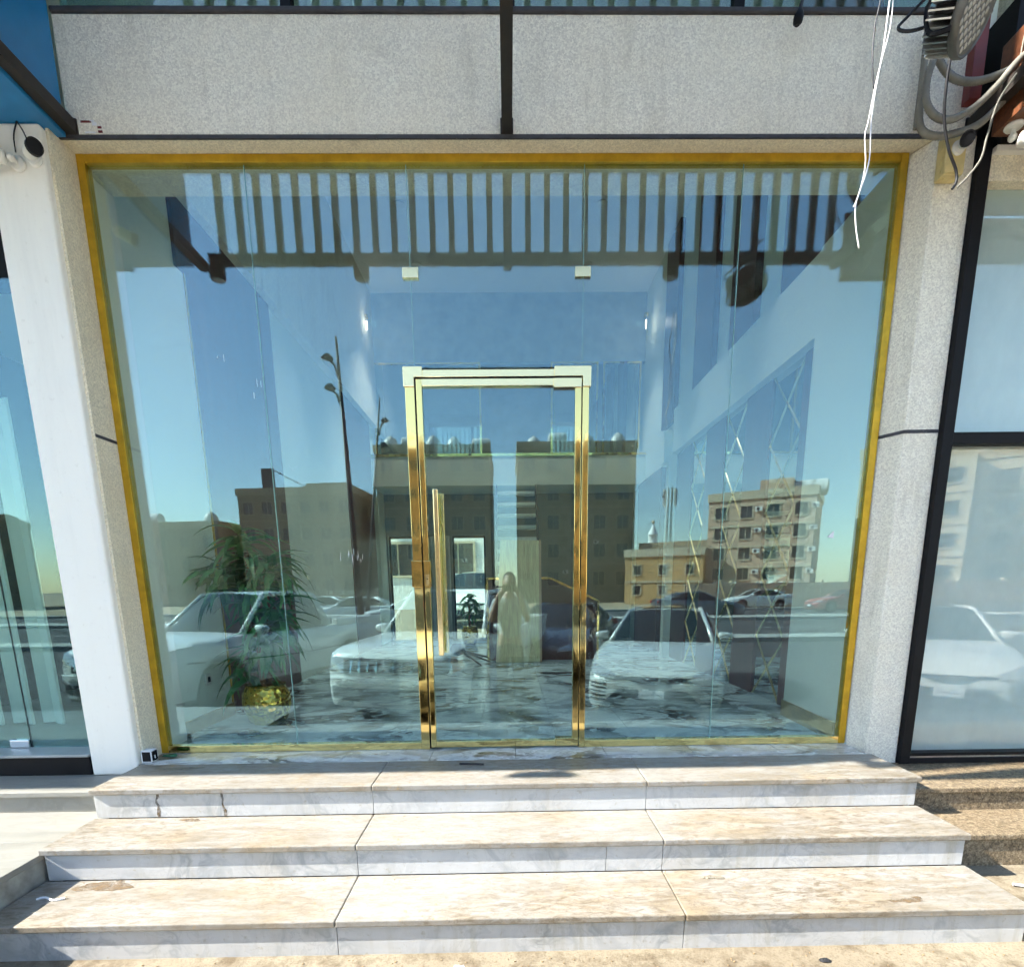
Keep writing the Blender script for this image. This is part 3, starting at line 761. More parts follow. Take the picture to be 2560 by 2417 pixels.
# ================================================================== inside the shop
LX, RX, BY, CZ = -2.40, 2.22, 7.6, 5.8
shell = MB()
flo = MB().box(LX, RX + .1, -0.021, BY, -0.25, -0.014).build('floor', mt['grout'])
flo['kind'] = 'structure'
fx = [LX, -1.875, -1.345, -0.815, -0.285, 0.245, 0.775, 1.305, 1.835, RX + .1]
fy = [-0.0205, 0.62, 1.68, 2.74, 3.80, 4.86, 5.92, 6.98, BY]
for i, (a, b) in enumerate(zip(fx, fx[1:])):
    for c, d in zip(fy, fy[1:]):
        MB().box(a + .001, b - .001, c + .001, d - .001, -0.0135, 0.0).build('floor_tile', mt['floor'], flo)
def st(name, m, *bx):
    o = MB().box(*bx).build(name, m)
    o['kind'] = 'structure'
    return o
wl_ = st('wall_left', mt['wall_in'], LX - .15, LX, 0.031, BY, 0, CZ)
MB().box(LX, -2.335, 0.032, 1.075, 0.10, 3.19).build('pilaster', mt['wall_in'], wl_)
MB().box(LX, -2.322, 0.0315, 1.082, 0.001, 0.1).build('skirting', mt['skirting'], wl_)
MB().box(-2.337, -2.325, 1.064, 1.080, 0.101, 3.19).build('corner_trim', mt['gold_frame'], wl_)
MB().box(LX, -2.375, 1.081, 2.70, 0.001, 5.6).build('plum_panel', mt['panel_purple'], wl_)
MB().box(LX, -2.385, 5.15, 6.69, 0.001, 5.6).build('plum_panel', mt['panel_purple'], wl_)
sw = MB().box(-2.335, -2.322, 0.70, 0.78, 0.30, 0.39).build('socket_plate', mt['white_plastic'], wl_, bevel=.003)
MB().box(-2.3222, -2.320, 0.722, 0.758, 0.325, 0.365).build('socket', mt['black'], sw)
wr = st('wall_right', mt['wall_in'], RX + .1, RX + .25, 0.031, BY, 0, CZ)
MB().vprism([(RX + .1, .032), (2.03, .032), (2.055, .78), (RX + .1, .78)], 0.12, 3.19).build('pilaster', mt['wall_in'], wr)
MB().vprism([(RX + .1, .0315), (2.015, .0315), (2.043, .787), (RX + .1, .787)], 0.001, 0.12).build('skirting', mt['skirting'], wr)
bounds = [0.788, 1.18, 1.70, 2.22, 2.73, 3.30, 3.80, 4.42, 5.2, 6.69]
for i, (a, b) in enumerate(zip(bounds, bounds[1:])):
    if i % 2 == 0 or i > 7:
        MB().box(2.20, RX + .1, a + .002, b - .002, 0.001, 2.70).build('plum_panel', mt['panel_purple'], wr)
    elif i < 7:
        mi = MB().box(2.215, RX + .1, a, b, 0.001, 2.70).build('mirror_strip', mt['mirror'], wr)
        w = b - a
        n = 5
        hgt = 2.70 / n
        for k in range(n):
            z0 = k * hgt
            for (p, q) in (((a, z0), (b, z0 + hgt)), ((b, z0), (a, z0 + hgt))):
                MB().bar((2.211, p[0], p[1]), (2.211, q[0], q[1]), 0.006, 0.011, up=(1, 0, 0)).build('lattice_bar', mt['brass_sky_toned'], mi)
for a, b in ((0.80, 1.80), (2.35, 2.93), (3.45, 4.08), (4.9, 5.5)):
    MB().box(2.25, RX + .1, a, b, 3.26, 5.7).build('plum_panel', mt['panel_purple'], wr)
MB().box(2.13, RX + .1, 0.79, 4.42, 2.705, 3.25).build('side_beam', mt['wall_in'], wr)
MB().box(2.02, RX + .1, 4.425, 4.62, 2.60, 3.0).build('beam_end_box', mt['wall_in'], wr)
MB().box(2.10, RX + .1, 4.43, 4.56, 0.001, 2.6).build('white_post', mt['wall_in'], wr)
# rear wall with two glazed openings
wb = MB()
cuts = [(-2.36, -1.88), (-1.14, -0.51)]
wb.box(LX, -2.36, BY, BY + .15, 0, CZ).box(-1.88, -1.14, BY, BY + .15, 0, CZ).box(-0.51, RX + .1, BY, BY + .15, 0, CZ)
for a, b in cuts: wb.box(a, b, BY, BY + .15, 1.97, CZ)
wbo = wb.build('wall_back', plain('grey_back_wall', (0.22, 0.23, 0.22), 0.6, var=.1)); wbo['kind'] = 'structure'
for a, b in cuts:
    fr = MB().box(a, a + .03, BY + .05, BY + .09, 0, 1.97).box(b - .03, b, BY + .05, BY + .09, 0, 1.97).box(a + .03, b - .03, BY + .05, BY + .09, 1.93, 1.97).build('rear_window_frame', mt['black'], wbo)
    MB().box(a + .03, b - .03, BY + .066, BY + .074, 0.0, 1.93).build('pane', mt['glass_left'], fr)
for k in range(9):
    x = -1.82 + k * .075
    MB().tube([(x, BY - .05, 0.05), (x + .004, BY - .05, 1.0), (x, BY - .05, 1.96)], 0.034, 8).build('curtain_fold', plain('sheer_curtain', (0.62, 0.64, 0.58), 0.8) if k == 0 else bpy.data.materials['sheer_curtain'], wbo, smooth=True)
ce = st('ceiling', mt['ceiling'], LX, RX + .1, 0.31, BY, CZ, CZ + .2)
for y in (1.2, 3.0, 4.8, 6.15):
    for x in (-1.4, 1.2):
        d_ = MB().lathe([(.07, 0), (.07, .012), (.05, .012)], (x, y, CZ - .013), (0, 0, 1), 20).build('recessed_lamp', mt['white_plastic'], ce)
        sd_ = bpy.data.lights.new('added_fill_spot', 'SPOT'); sd_.energy = 24 if y < 6 else 28; sd_.color = (.93, .98, 1.0); sd_.spot_size = R(50) if y < 6 else R(80); sd_.spot_blend = .6; sd_.shadow_soft_size = .06  # spot added to brighten the floor, leaning board and mezzanine front
        so_ = link(bpy.data.objects.new('added_fill_spot', sd_)); so_.parent = ce; so_.location = (x, y, CZ - .03)
mz = thing('mezzanine', 'white fronted mezzanine with brass trimmed glass partition at the back of the shop', 'mezzanine', (0, 6.7, 2.7))
MB().box(LX + .001, RX + .099, 6.70, BY - .001, 2.72, 3.19).build('slab', mt['wall_in'], mz)
MB().box(LX + .001, RX + .099, 6.69, 6.76, 3.191, 3.235).build('edge_trim', mt['brass'], mz)
for a, b in ((-2.36, -0.50), (0.70, 1.52), (1.60, 2.26)):
    MB().box(a + .035, b - .035, 6.995, 7.005, 3.24, 4.72).build('partition_pane', mt['inner_glass'], mz)
    for x in (a, b - .035):
        MB().box(x, x + .035, 6.98, 7.02, 3.191, 4.75).build('brass_post', mt['brass'], mz)
    MB().box(a + .035, b - .035, 6.98, 7.02, 4.72, 4.75).build('brass_rail', mt['brass'], mz)
    MB().box(a + .035, b - .035, 6.98, 7.02, 3.191, 3.24).build('brass_rail', mt['brass'], mz)
MB().box(LX + .001, RX + .099, 6.98, 7.10, 4.751, CZ - .001).build('upper_bulkhead', plain('grey_bulkhead', (0.36, 0.40, 0.40), 0.6), mz)
stt = thing('staircase', 'steep white open staircase rising to the mezzanine', 'staircase', (0.08, 5.8, 0))
for k in range(13):
    z = 0.20 * (k + 1); y = 4.95 + k * .135
    MB().box(-0.24, 0.40, y, y + .24, z - .05, z).build('stair_tread', mt['wall_in'], stt)
for x in (-0.27, 0.405):
    MB().bar((x + .014, 4.90, 0.05), (x + .014, 6.66, 2.66), 0.025, 0.16).build('stringer', mt['black'], stt)
# reception desk
dk = thing('reception_desk', 'dark reception desk with brass edging behind the leaning door panel', 'desk', (0.3, 4.45, 0))
prof = [(-0.36, 0.001), (-0.36, 1.11), (0.50, 1.11), (1.15, 0.80), (1.15, 0.001)]
MB().prism(prof, 4.25, 4.75).build('desk_body', mt['panel_purple'], dk)
for (p, q) in zip(prof[:-1], prof[1:]):
    MB().bar((p[0], 4.235, p[1]), (q[0], 4.235, q[1]), 0.028, 0.028).build('brass_edge', mt['brass'], dk)
dp = thing('door_panel', 'beige framed door panel leaning upright against the reception desk', 'panel', (0.05, 4.02, 0))
def lean(x, z, y0=0.0): return (x, 4.03 + 0.10 * z + y0, z)
mt['beige_panel'] = plain('ribbed_beige_panel', (0.90, 0.78, 0.46), 0.6, var=0.22, scale=3, sc=(14, 14, 0.4))
mt['pale_wood'] = plain('pale_wood_edge', (0.62, 0.45, 0.30), 0.6)
MB().add([lean(-.25, .002), lean(.34, .002), lean(.34, 1.60), lean(-.17, 1.61), lean(-.25, .002, .04), lean(.34, .002, .04), lean(.34, 1.60, .04), lean(-.17, 1.61, .04)], [(0, 1, 2, 3), (7, 6, 5, 4), (0, 4, 5, 1), (1, 5, 6, 2), (2, 6, 7, 3), (3, 7, 4, 0)]).build('panel_board', mt['beige_panel'], dp)
MB().bar(lean(.355, .002, .01), lean(.355, 1.60, .01), 0.028, 0.05, up=(0, 1, 0)).build('edge_strip', mt['pale_wood'], dp)
for x0, x1 in ((-.18, -.12), (-.13, -.08)):
    MB().bar(lean(x0, .02, -.006), lean(x1, 1.59, -.006), 0.012, 0.012, up=(0, 1, 0)).build('moulding', mt['beige_panel'], dp)
MB().bar(lean(-.10, .07, -.006), lean(.33, .07, -.006), 0.012, 0.03).build('moulding', mt['beige_panel'], dp)
# ladder-like tool on the floor
tp = thing('camera_tripod', 'small black folded tripod lying on the marble floor inside the door', 'tripod', (-0.62, 4.1, 0))
for a in (-.25, 0.1, .35):
    MB().cyl((-0.75, 4.15, .16), (-0.36 + a * .3, 3.95 + a, .012), .018, .010, 8).build('leg', mt['black'], tp)
MB().sphere((-0.78, 4.17, .17), .10, .07, .09).build('head', mt['black'], tp, smooth=True)

# potted plants -------------------------------------------------------------
mt['leaf'] = plain('dark_green_leaf', (0.055, 0.20, 0.065), 0.35, var=0.45, scale=9)
mt['leaf2'] = plain('mid_green_leaf', (0.11, 0.30, 0.08), 0.35, var=0.4, scale=9)
mt['trunk'] = plain('brown_plant_stem', (0.22, 0.11, 0.05), 0.8, var=0.4, scale=30)
mt['soil'] = plain('potting_soil', (0.04, 0.03, 0.02), 0.95)
t_ = NT('hammered_gold_pot')
mt['pot'] = t_.pbr((0.78, 0.55, 0.12), 0.14, 1.0, t_.bump(t_.voronoi(26.0), 0.55, 0.02))
def leaf_mesh(name, L, W, droop, m):
    b = MB()
    n = 6
    rows = []
    for k in range(n + 1):
        u = k / n
        w = W * math.sin(PI * min(1, .12 + .88 * u) ** .8) * (1 - u * .15) + .0015
        xx = L * (u - .18 * droop * u * u); z = -L * droop * .75 * u ** 2.2 + L * .22 * u
        rows.append([(xx, -w, z + w * .35), (xx, 0, z), (xx, w, z + w * .35)])
    vs = [p for r in rows for p in r]
    b.add(vs, [(3 * k + j, 3 * k + j + 1, 3 * k + j + 4, 3 * k + j + 3) for k in range(n) for j in (0, 1)])
    me = b.mesh(name)
    me.materials.append(m)
    for p in me.polygons: p.use_smooth = True
    return me
LV = [leaf_mesh('leaf', .32, .030, .9, mt['leaf']), leaf_mesh('leaf', .28, .036, 1.25, mt['leaf2']), leaf_mesh('leaf', .36, .028, .8, mt['leaf']), leaf_mesh('leaf', .24, .040, 1.1, mt['leaf'])]
def make_plant(label, loc, s, stems, potr, poth, seed, nleaf):
    rnd = random.Random(seed)
    p = thing('potted_plant', label, 'plant', loc)
    x0, y0, z0 = loc
    q = [(potr * .62, 0), (potr * .80, .03 * s), (potr * 1.0, poth * .45), (potr * .97, poth * .75), (potr * .80, poth * .95), (potr * .84, poth), (potr * .76, poth)]
    pt_ = MB().lathe(q, loc, (0, 0, 1), 32, cap=True).build('pot', mt['pot'], p, smooth='auto')
    MB().lathe([(potr * .75, poth * .93), (potr * .72, poth * .935)], loc, (0, 0, 1), 20).build('soil', mt['soil'], pt_)
    for (sx, sy, h) in stems:
        top = (x0 + sx, y0 + sy, z0 + h)
        MB().tube(spline([(x0 + sx * .3, y0 + sy * .3, z0 + poth * .9), (x0 + sx * .8, y0 + sy * .7, z0 + h * .55), top], 6), [.024 * s - .0006 * k for k in range(13)], 9).build('stem', mt['trunk'], p, smooth=True)
    for (sx, sy, h, rmin, n) in nleaf:
        n = int(n)
        for k in range(n):
            me = rnd.choice(LV)
            o = link(bpy.data.objects.new('leaf', me))
            o.parent = p
            a = rnd.uniform(0, 2 * PI)
            o.location = (sx + rnd.uniform(-.03, .03), sy + rnd.uniform(-.03, .03), h + rnd.uniform(-.10, .10) * s)
            o.rotation_euler = (rnd.uniform(-.4, .4), rnd.uniform(-.75, .55), a)
            sc = rnd.uniform(.75, 1.25) * s
            o.scale = (sc, sc, sc)
    return p
make_plant('tall dracaena plant in a hammered gold pot by the left window', (-1.925, 0.78, 0.0), 1.0,
           [(-0.04, 0.0, 1.28), (0.07, 0.03, 1.12), (0.0, -0.05, 0.62)], 0.175, 0.30, 5,
           [(-0.07, 0, 1.30, 0, 34), (0.12, .03, 1.12, 0, 52), (-.20, 0, 1.08, 0, 44), (-.02, .03, .95, 0, 34), (.02, .0, .62, 0, 46), (.13, -.03, .78, 0, 30), (-.1, 0, .42, 0, 22)])
make_plant('small leafy plant in a pot before the rear glass opening', (-0.78, 6.6, 0.0), 0.9,
           [(0.0, 0.0, .70)], 0.15, 0.32, 9, [(0, 0, .75, 0, 26), (.05, 0, .55, 0, 14)])

# the street behind the shop, seen through the rear glazing
o = MB().quad((-30, BY + .16, -0.02), (30, BY + .16, -0.02), (30, 60, -0.02), (-30, 60, -0.02)).build('rear_yard', mt['sandy']); o['kind'] = 'structure'

# two lit wall lamps high in the rear corners of the shop
t_ = NT('lit_lamp_tube')
_e = t_.node('ShaderNodeEmission'); _e.inputs[0].default_value = (1, .93, .82, 1); _e.inputs[1].default_value = 1.2
t_.l.new(_e.outputs[0], t_.out.inputs[0])
mt['lit'] = t_.m
for sx_, lab in ((-2.28, 'small lit wall lamp in the left rear corner above the mezzanine'), (2.2, 'small lit wall lamp in the right rear corner above the mezzanine')):
    w_ = thing('wall_lamp', lab, 'lamp', (sx_, 6.5, 5.0))
    MB().lathe([(.03, 0), (.035, .02), (.035, .05), (.02, .06)], (sx_, 6.5, 5.22), (0, 0, 1), 14).build('lamp_holder', mt['brass'], w_)
    MB().lathe([(.004, 0), (.008, .03), (.010, .10), (.008, .13)], (sx_, 6.5, 5.05), (0, 0, 1), 12).build('lamp_tube', mt['lit'], w_, smooth=True)
    pd = bpy.data.lights.new('wall_lamp_light', 'POINT'); pd.energy = 0.2; pd.color = (1, .92, .8); pd.shadow_soft_size = .05
    po = link(bpy.data.objects.new('wall_lamp_light', pd)); po.parent = w_; po.location = (-.12 if sx_ > 0 else .12, -.1, .1)

# ================================================================== gear fixed to the facade
mt['led_lens'] = plain('clear_led_lens', (0.36, 0.34, 0.29), 0.15, var=.2)
mt['fin'] = plain('dark_cast_fin', (0.11, 0.105, 0.095), 0.45, 0.4, var=.25, scale=25)
fl = thing('flood_lamp', 'round aluminium LED flood lamp with finned back hanging at the upper right', 'lamp', (1.60, -0.95, 3.0))
ax = Vector((0.62, -0.62, -0.42)).normalized()
fc = Vector((1.645, -0.965, 3.035))
MB().lathe([(.126, -.012), (.132, -.004), (.132, .016), (.127, .022), (.122, .016)], fc, ax, 40).build('bezel', mt['fin'], fl, smooth='auto')
MB().lathe([(.121, 0), (.121, .012)], fc, ax, 40).build('lens_plate', plain('grey_lens_plate', (0.085, 0.08, 0.065), 0.45), fl)
u_ = ax.orthogonal().normalized(); v_ = ax.cross(u_)
nled = 0
for i in range(-4, 5):
    for j in range(-4, 5):
        p = u_ * (i * .026 + (j % 2) * .013) + v_ * (j * .0235)
        if p.length < .110:
            MB().lathe([(.0112, 0), (.0112, .003), (.007, .007), (.0035, .008)], fc + p + ax * .0125, ax, 10).build('led_lens', mt['led_lens'], fl, smooth=True)
MB().lathe([(.070, -.105), (.085, -.095), (.085, -.03), (.126, -.0125)], fc, ax, 30).build('lamp_body', mt['black'], fl, smooth='auto')
for k in range(36):
    a = 2 * PI * k / 36
    d = u_ * math.cos(a) + v_ * math.sin(a)
    tdir = ax.cross(d)
    MB().obox(fc + d * .103 - ax * .058, d, tdir, ax, .022, .0024, .044).build('cooling_fin', mt['alu'], fl)
MB().tube(spline([fc + u_ * .14, fc + u_ * .15 - ax * .07, fc - ax * .15 + Vector((0, 0, .03)), fc - u_ * .15 - ax * .07, fc - u_ * .14], 5), .008, 6).build('yoke', mt['black'], fl)
MB().bar(fc - ax * .15 + Vector((0, 0, .03)), (1.47, -1.10, 3.30), .02, .02).build('bracket', mt['black'], fl)
def cable(name, label, pts, r, m, k=8, n=8, cat='cable', ribs=False):
    P = spline(pts, k)
    if ribs:
        L = sum((b - a).length for a, b in zip(P, P[1:]))
        m_ = max(2, int(L / .006))
        Q = []
        acc = 0; seg = 0; cum = [0]
        for a, b in zip(P, P[1:]): cum.append(cum[-1] + (b - a).length)
        for i in range(m_ + 1):
            t = L * i / m_
            while seg < len(P) - 2 and cum[seg + 1] < t: seg += 1
            f = (t - cum[seg]) / max(1e-6, cum[seg + 1] - cum[seg])
            Q.append(P[seg].lerp(P[seg + 1], min(1, f)))
        return tag(MB().tube(Q, [r if i % 2 else r * .88 for i in range(len(Q))], n).build(name, m, smooth=True), label, cat)
    return tag(MB().tube(P, r, n).build(name, m, smooth=True), label, cat)
cable('white_wire', 'thick white wire dangling over the spandrel into the window corner', [(1.2077, -1.1935, 2.9806), (1.2041, -1.1935, 2.8366), (1.2005, -1.19, 2.7141), (1.1897, -1.1865, 2.5989), (1.1875, -1.1865, 2.5125), (1.1933, -1.1865, 2.426), (1.1847, -1.1865, 2.3684), (1.1623, -1.1865, 2.2892), (1.1681, -1.1865, 2.2244), (1.1875, -1.1865, 2.1524)], .0022, mt['wire_white'])
cable('white_wire', 'thinner white wire twisted beside the thick one and ending shorter', [(1.2106, -1.19, 2.9806), (1.2163, -1.1935, 2.8006), (1.2005, -1.1935, 2.7069), (1.1847, -1.1935, 2.6205), (1.1753, -1.19, 2.5269), (1.1681, -1.19, 2.4837), (1.1789, -1.19, 2.4116), (1.1753, -1.19, 2.354), (1.1609, -1.19, 2.2964), (1.1515, -1.19, 2.2762)], .0017, mt['wire_white'])
cable('black_wire', 'thin black wire hanging just left of the white wires', [(1.1875, -1.1865, 2.9806), (1.1803, -1.1865, 2.8726), (1.1681, -1.1865, 2.7862), (1.1717, -1.1865, 2.6925), (1.1847, -1.1865, 2.6205)], .0024, mt['wire_black'])
cable('black_cable', 'black lamp cable looping left of the flood lamp', [(1.70, -.9, 3.30), (1.60, -.88, 3.20), (1.475, -.86, 3.09), (1.44, -.86, 3.05), (1.49, -.87, 3.035), (1.60, -.90, 3.045)], .0055, mt['wire_black'])
hm = thing('hanging_sensor', 'small black cylinder hanging on a cord at the top of the spandrel', 'sensor', (1.34, -.2, 3.62))
MB().tube(spline([(1.365, -.2, 3.80), (1.362, -.2, 3.70), (1.352, -.2, 3.66)], 5), .008, 8).build('cord', mt['wire_black'], hm)
MB().lathe([(.010, 0), (.021, .012), (.023, .035), (.016, .055), (.008, .07)], (1.345, -.2, 3.595), (.12, 0, 1), 14).build('sensor_body', mt['black'], hm, smooth='auto')
# conduit loops
CY = -0.30
cable('grey_conduit', 'grey corrugated conduit in a big loop below the flood lamp', [(1.960, CY, 3.535), (1.960, CY, 3.415), (1.935, CY, 3.315), (1.940, CY, 3.225), (1.990, CY, 3.165), (2.070, CY, 3.150), (2.160, CY - .02, 3.185), (2.240, CY - .04, 3.255), (2.330, CY - .06, 3.355), (2.460, CY - .08, 3.415)], .0165, mt['conduit'], 8, 8, ribs=True)
cable('grey_conduit', 'second grey corrugated conduit crossing behind the big loop', [(1.940, CY + .03, 3.535), (2.000, CY + .03, 3.405), (2.080, CY + .03, 3.335), (2.180, CY + .02, 3.315), (2.280, CY, 3.330), (2.370, CY - .02, 3.365), (2.520, CY - .05, 3.445)], .0165, mt['conduit'], 8, 8, ribs=True)
cable('grey_conduit', 'lower grey corrugated conduit curving under the loop', [(1.950, CY + .05, 3.375), (1.945, CY + .05, 3.235), (1.965, CY + .05, 3.145), (2.030, CY + .04, 3.110), (2.120, CY + .03, 3.115), (2.220, CY + .02, 3.145), (2.300, CY, 3.215), (2.360, CY - .02, 3.295)], .0165, mt['conduit'], 8, 8, ribs=True)
cable('grey_conduit', 'straight grey conduit running down the wall behind the flood lamp', [(2.00, -.16, 3.62), (2.00, -.16, 3.45), (1.998, -.16, 3.21)], .0165, mt['conduit'], 8, 8, ribs=True)
cable('black_cable', 'black cable hanging from the flood lamp to the camera wiring', [(1.93, -.45, 3.28), (1.94, -.43, 3.18), (1.97, -.40, 3.08), (2.02, -.38, 2.98), (2.08, -.36, 2.91), (2.09, -.36, 2.86), (2.075, -.36, 2.83)], .006, mt['wire_black'])
cable('grey_cable', 'thin grey cable dropping from the timber sign to the camera wiring', [(2.28, -.40, 3.26), (2.21, -.40, 3.15), (2.18, -.40, 3.02), (2.165, -.40, 2.93), (2.13, -.38, 2.87), (2.09, -.37, 2.83)], .005, mt['conduit'])
for k, (a, lab) in enumerate(((0.0, 'nearest the maroon post'), (.022, 'in the middle of the bunch'), (.05, 'furthest right in the bunch'))):
    cable('grey_wire', 'grey wire hanging beside the maroon post, ' + lab, [(2.36 + a, -.33, 3.75), (2.345 + a, -.34, 3.55), (2.335 + a * 1.5, -.34, 3.45), (2.32 + a, -.35, 3.33), (2.31 + a, -.35, 3.22)], .0035, mt['conduit'])
# junction box with camera
jb = thing('junction_box', 'yellowed junction box on the right pillar head', 'junction box', (2.18, -.2, 3.1))
MB().box(2.125, 2.222, -.215, -.1455, 2.98, 3.165).build('box_body', mt['yellowed'], jb, bevel=.006)
MB().box(2.128, 2.219, -.220, -.2155, 2.985, 3.160).build('box_lid', mt['yellowed'], jb, bevel=.003)
for z in (3.01, 3.06, 3.11):
    MB().cyl((2.1245, -.18, z), (2.1215, -.18, z), .014, n=14).build('knockout', mt['yellowed'], jb)
for x in (2.15, 2.195):
    MB().cyl((x, -.18, 2.9795), (x, -.18, 2.9765), .014, n=14).build('knockout', mt['yellowed'], jb)
def bullet_cam(label, base, bn, aim, s=1.0, col='white_plastic', hood=True):
    c = thing('security_camera', label, 'camera', base)
    b0 = Vector(base); bn = Vector(bn).normalized(); aim = Vector(aim).normalized()
    MB().lathe([(.034 * s, 0), (.036 * s, .006 * s), (.030 * s, .014 * s), (.012 * s, .016 * s)], b0, bn, 20).build('mount', mt[col], c, smooth='auto')
    j = b0 + bn * .045 * s
    MB().cyl(b0 + bn * .012 * s, j, .009 * s).build('arm', mt[col], c)
    MB().sphere(j, .017 * s).build('joint', mt[col], c, smooth=True)
    e = j + aim * .02 * s + Vector((0, 0, -.006 * s))
    bd = MB().lathe([(.016 * s, 0), (.029 * s, .008 * s), (.031 * s, .05 * s), (.031 * s, .105 * s)], e, aim, 20).build('camera_body', mt[col], c, smooth='auto')
    MB().lathe([(.033 * s, .085 * s), (.033 * s, .112 * s), (.028 * s, .1125 * s), (.028 * s, .108 * s)], e, aim, 20).build('front_ring', mt['black'], bd)
    MB().lathe([(.0275 * s, .1055 * s), (.0275 * s, .107 * s)], e, aim, 20).build('lens_window', mt['rubber'], bd)
    return c
bullet_cam('white bullet camera with black face on the yellowed junction box', (2.175, -.221, 3.085), (0, -1, 0), (-.45, -.8, -.35), .9)
bullet_cam('white bullet camera under the brown timber sign at the right edge', (2.385, -.29, 3.134), (0, 0, -1), (.85, -.5, -.3), 1.1)
bullet_cam('white bullet camera at the very left edge on the pillar head', (-2.395, -.2285, 3.02), (0, -1, 0), (-.95, -.25, .12), 1.0)
lc = bullet_cam('black faced bullet camera near the right side of the white pillar head', (-2.312, -.2285, 3.04), (0, -1, 0), (.72, -.62, -.18), 1.0)
cable('camera_cable', 'black cable from the blue sign down to the left edge camera', [(-2.37, -.235, 3.19), (-2.39, -.24, 3.13), (-2.39, -.245, 3.06)], .003, mt['wire_black'])
cable('camera_cable', 'black cable from the blue sign down to the black faced camera', [(-2.368, -.235, 3.19), (-2.335, -.25, 3.14), (-2.31, -.25, 3.07)], .003, mt['wire_black'])
kb = thing('meter_box', 'small black and white electric box on the floor by the left pillar', 'box', (-2.22, -.17, 0))
MB().box(-2.256, -2.195, -.215, -.155, .002, .072).build('box_body', mt['paper'], kb, bevel=.002)
MB().box(-2.248, -2.200, -.2165, -.2155, .008, .066).build('front_face', mt['black'], kb)
MB().box(-2.1945, -2.1935, -.209, -.161, .008, .066).build('side_face', mt['black'], kb)
MB().box(-2.1933, -2.1928, -.19, -.18, .02, .04).build('tag', mt['paper'], kb)
tag(blob('green_sponge', 'green cloth scrap by the foot of the gold frame', 'litter', plain('green_cloth', (.03, .14, .07), .8), -2.16, -.09, .001, .035, .018, 21, .012), None, None)

# flecks of dried paint and a paper scrap stuck on the panes
rk = random.Random(12)
flk = MB()
for (cx, cz, n, sx_, sz_) in ((-1.63, 2.25, 2, .015, .03), (-1.46, 2.10, 3, .02, .03), (-1.30, 1.62, 4, .015, .08), (-0.98, 1.17, 12, .03, .04)):
    for k in range(n):
        x = cx + rk.gauss(0, sx_); z = cz + rk.gauss(0, sz_); w = rk.uniform(.0005, .0018); h = rk.uniform(.004, .045)
        flk.box(x - w, x + w, -.0062, -.0052, z - h / 2, z + h / 2)
tag(flk.build('paint_flecks', mt['paper']), 'white dried paint flecks stuck on the left window panes', 'paint', kind='stuff')
tag(MB().prism([(1.835, 1.268), (1.872, 1.262), (1.872, 1.305)], -.0075, -.0055).build('paper_corner', mt['paper']), 'torn white paper corner stuck on the right window pane', 'paper')

# ================================================================== vehicles (local: forward +y, ground z = 0)
def paint_mat(name, col, metal=0.0, rough=0.25, dust=0.25):
    t = NT(name)
    n = t.noise(2.5, 6, 0.65)
    c = t.mix(t.math('MULTIPLY', t.ramp(n, [(0.35, 0.0), (0.75, 1.0)]), dust), col, (0.42, 0.37, 0.29))
    return t.pbr(c, t.math('MULTIPLY_ADD', n, .15, rough), metal, None, None, 0.7)
mt['p_white'] = paint_mat('white_car_paint', (0.74, 0.74, 0.70))
mt['p_silver'] = paint_mat('pearl_silver_paint', (0.62, 0.62, 0.58), 0.2)
mt['p_black'] = paint_mat('black_car_paint', (0.02, 0.02, 0.022), 0.0, 0.2, 0.12)
mt['p_blue'] = paint_mat('dark_blue_paint', (0.05, 0.07, 0.10), 0.2)
mt['p_red'] = paint_mat('red_car_paint', (0.42, 0.03, 0.03))
t_ = NT('tinted_car_glass'); mt['car_glass'] = t_.pbr(t_.mix(t_.noise(3), (0.012, 0.016, 0.017), (0.02, 0.026, 0.027)), 0.03, 0, None, 0.35)
mt['tyre'] = plain('tyre_rubber', (0.02, 0.02, 0.02), 0.85, var=.3)
mt['rim'] = plain('alloy_rim', (0.45, 0.45, 0.45), 0.3, 0.9)
t_ = NT('headlamp_glass'); mt['lamp'] = t_.pbr(t_.mix(t_.noise(30), (0.30, 0.31, 0.31), (0.62, 0.62, 0.60)), 0.08, 0.35, None, 0.8, 1.0)
t_ = NT('white_led_strip'); mt['led'] = t_.pbr(t_.mix(t_.noise(40), (0.85, 0.87, 0.9), (0.95, 0.95, 0.95)), 0.15, 0, None, 0.8, 0.6)
mt['amber'] = plain('amber_lens', (0.55, 0.18, 0.02), 0.2)
mt['trim'] = plain('black_plastic_trim', (0.018, 0.018, 0.019), 0.5, var=.2)
mt['tail'] = plain('red_tail_lens', (0.35, 0.01, 0.01), 0.2)

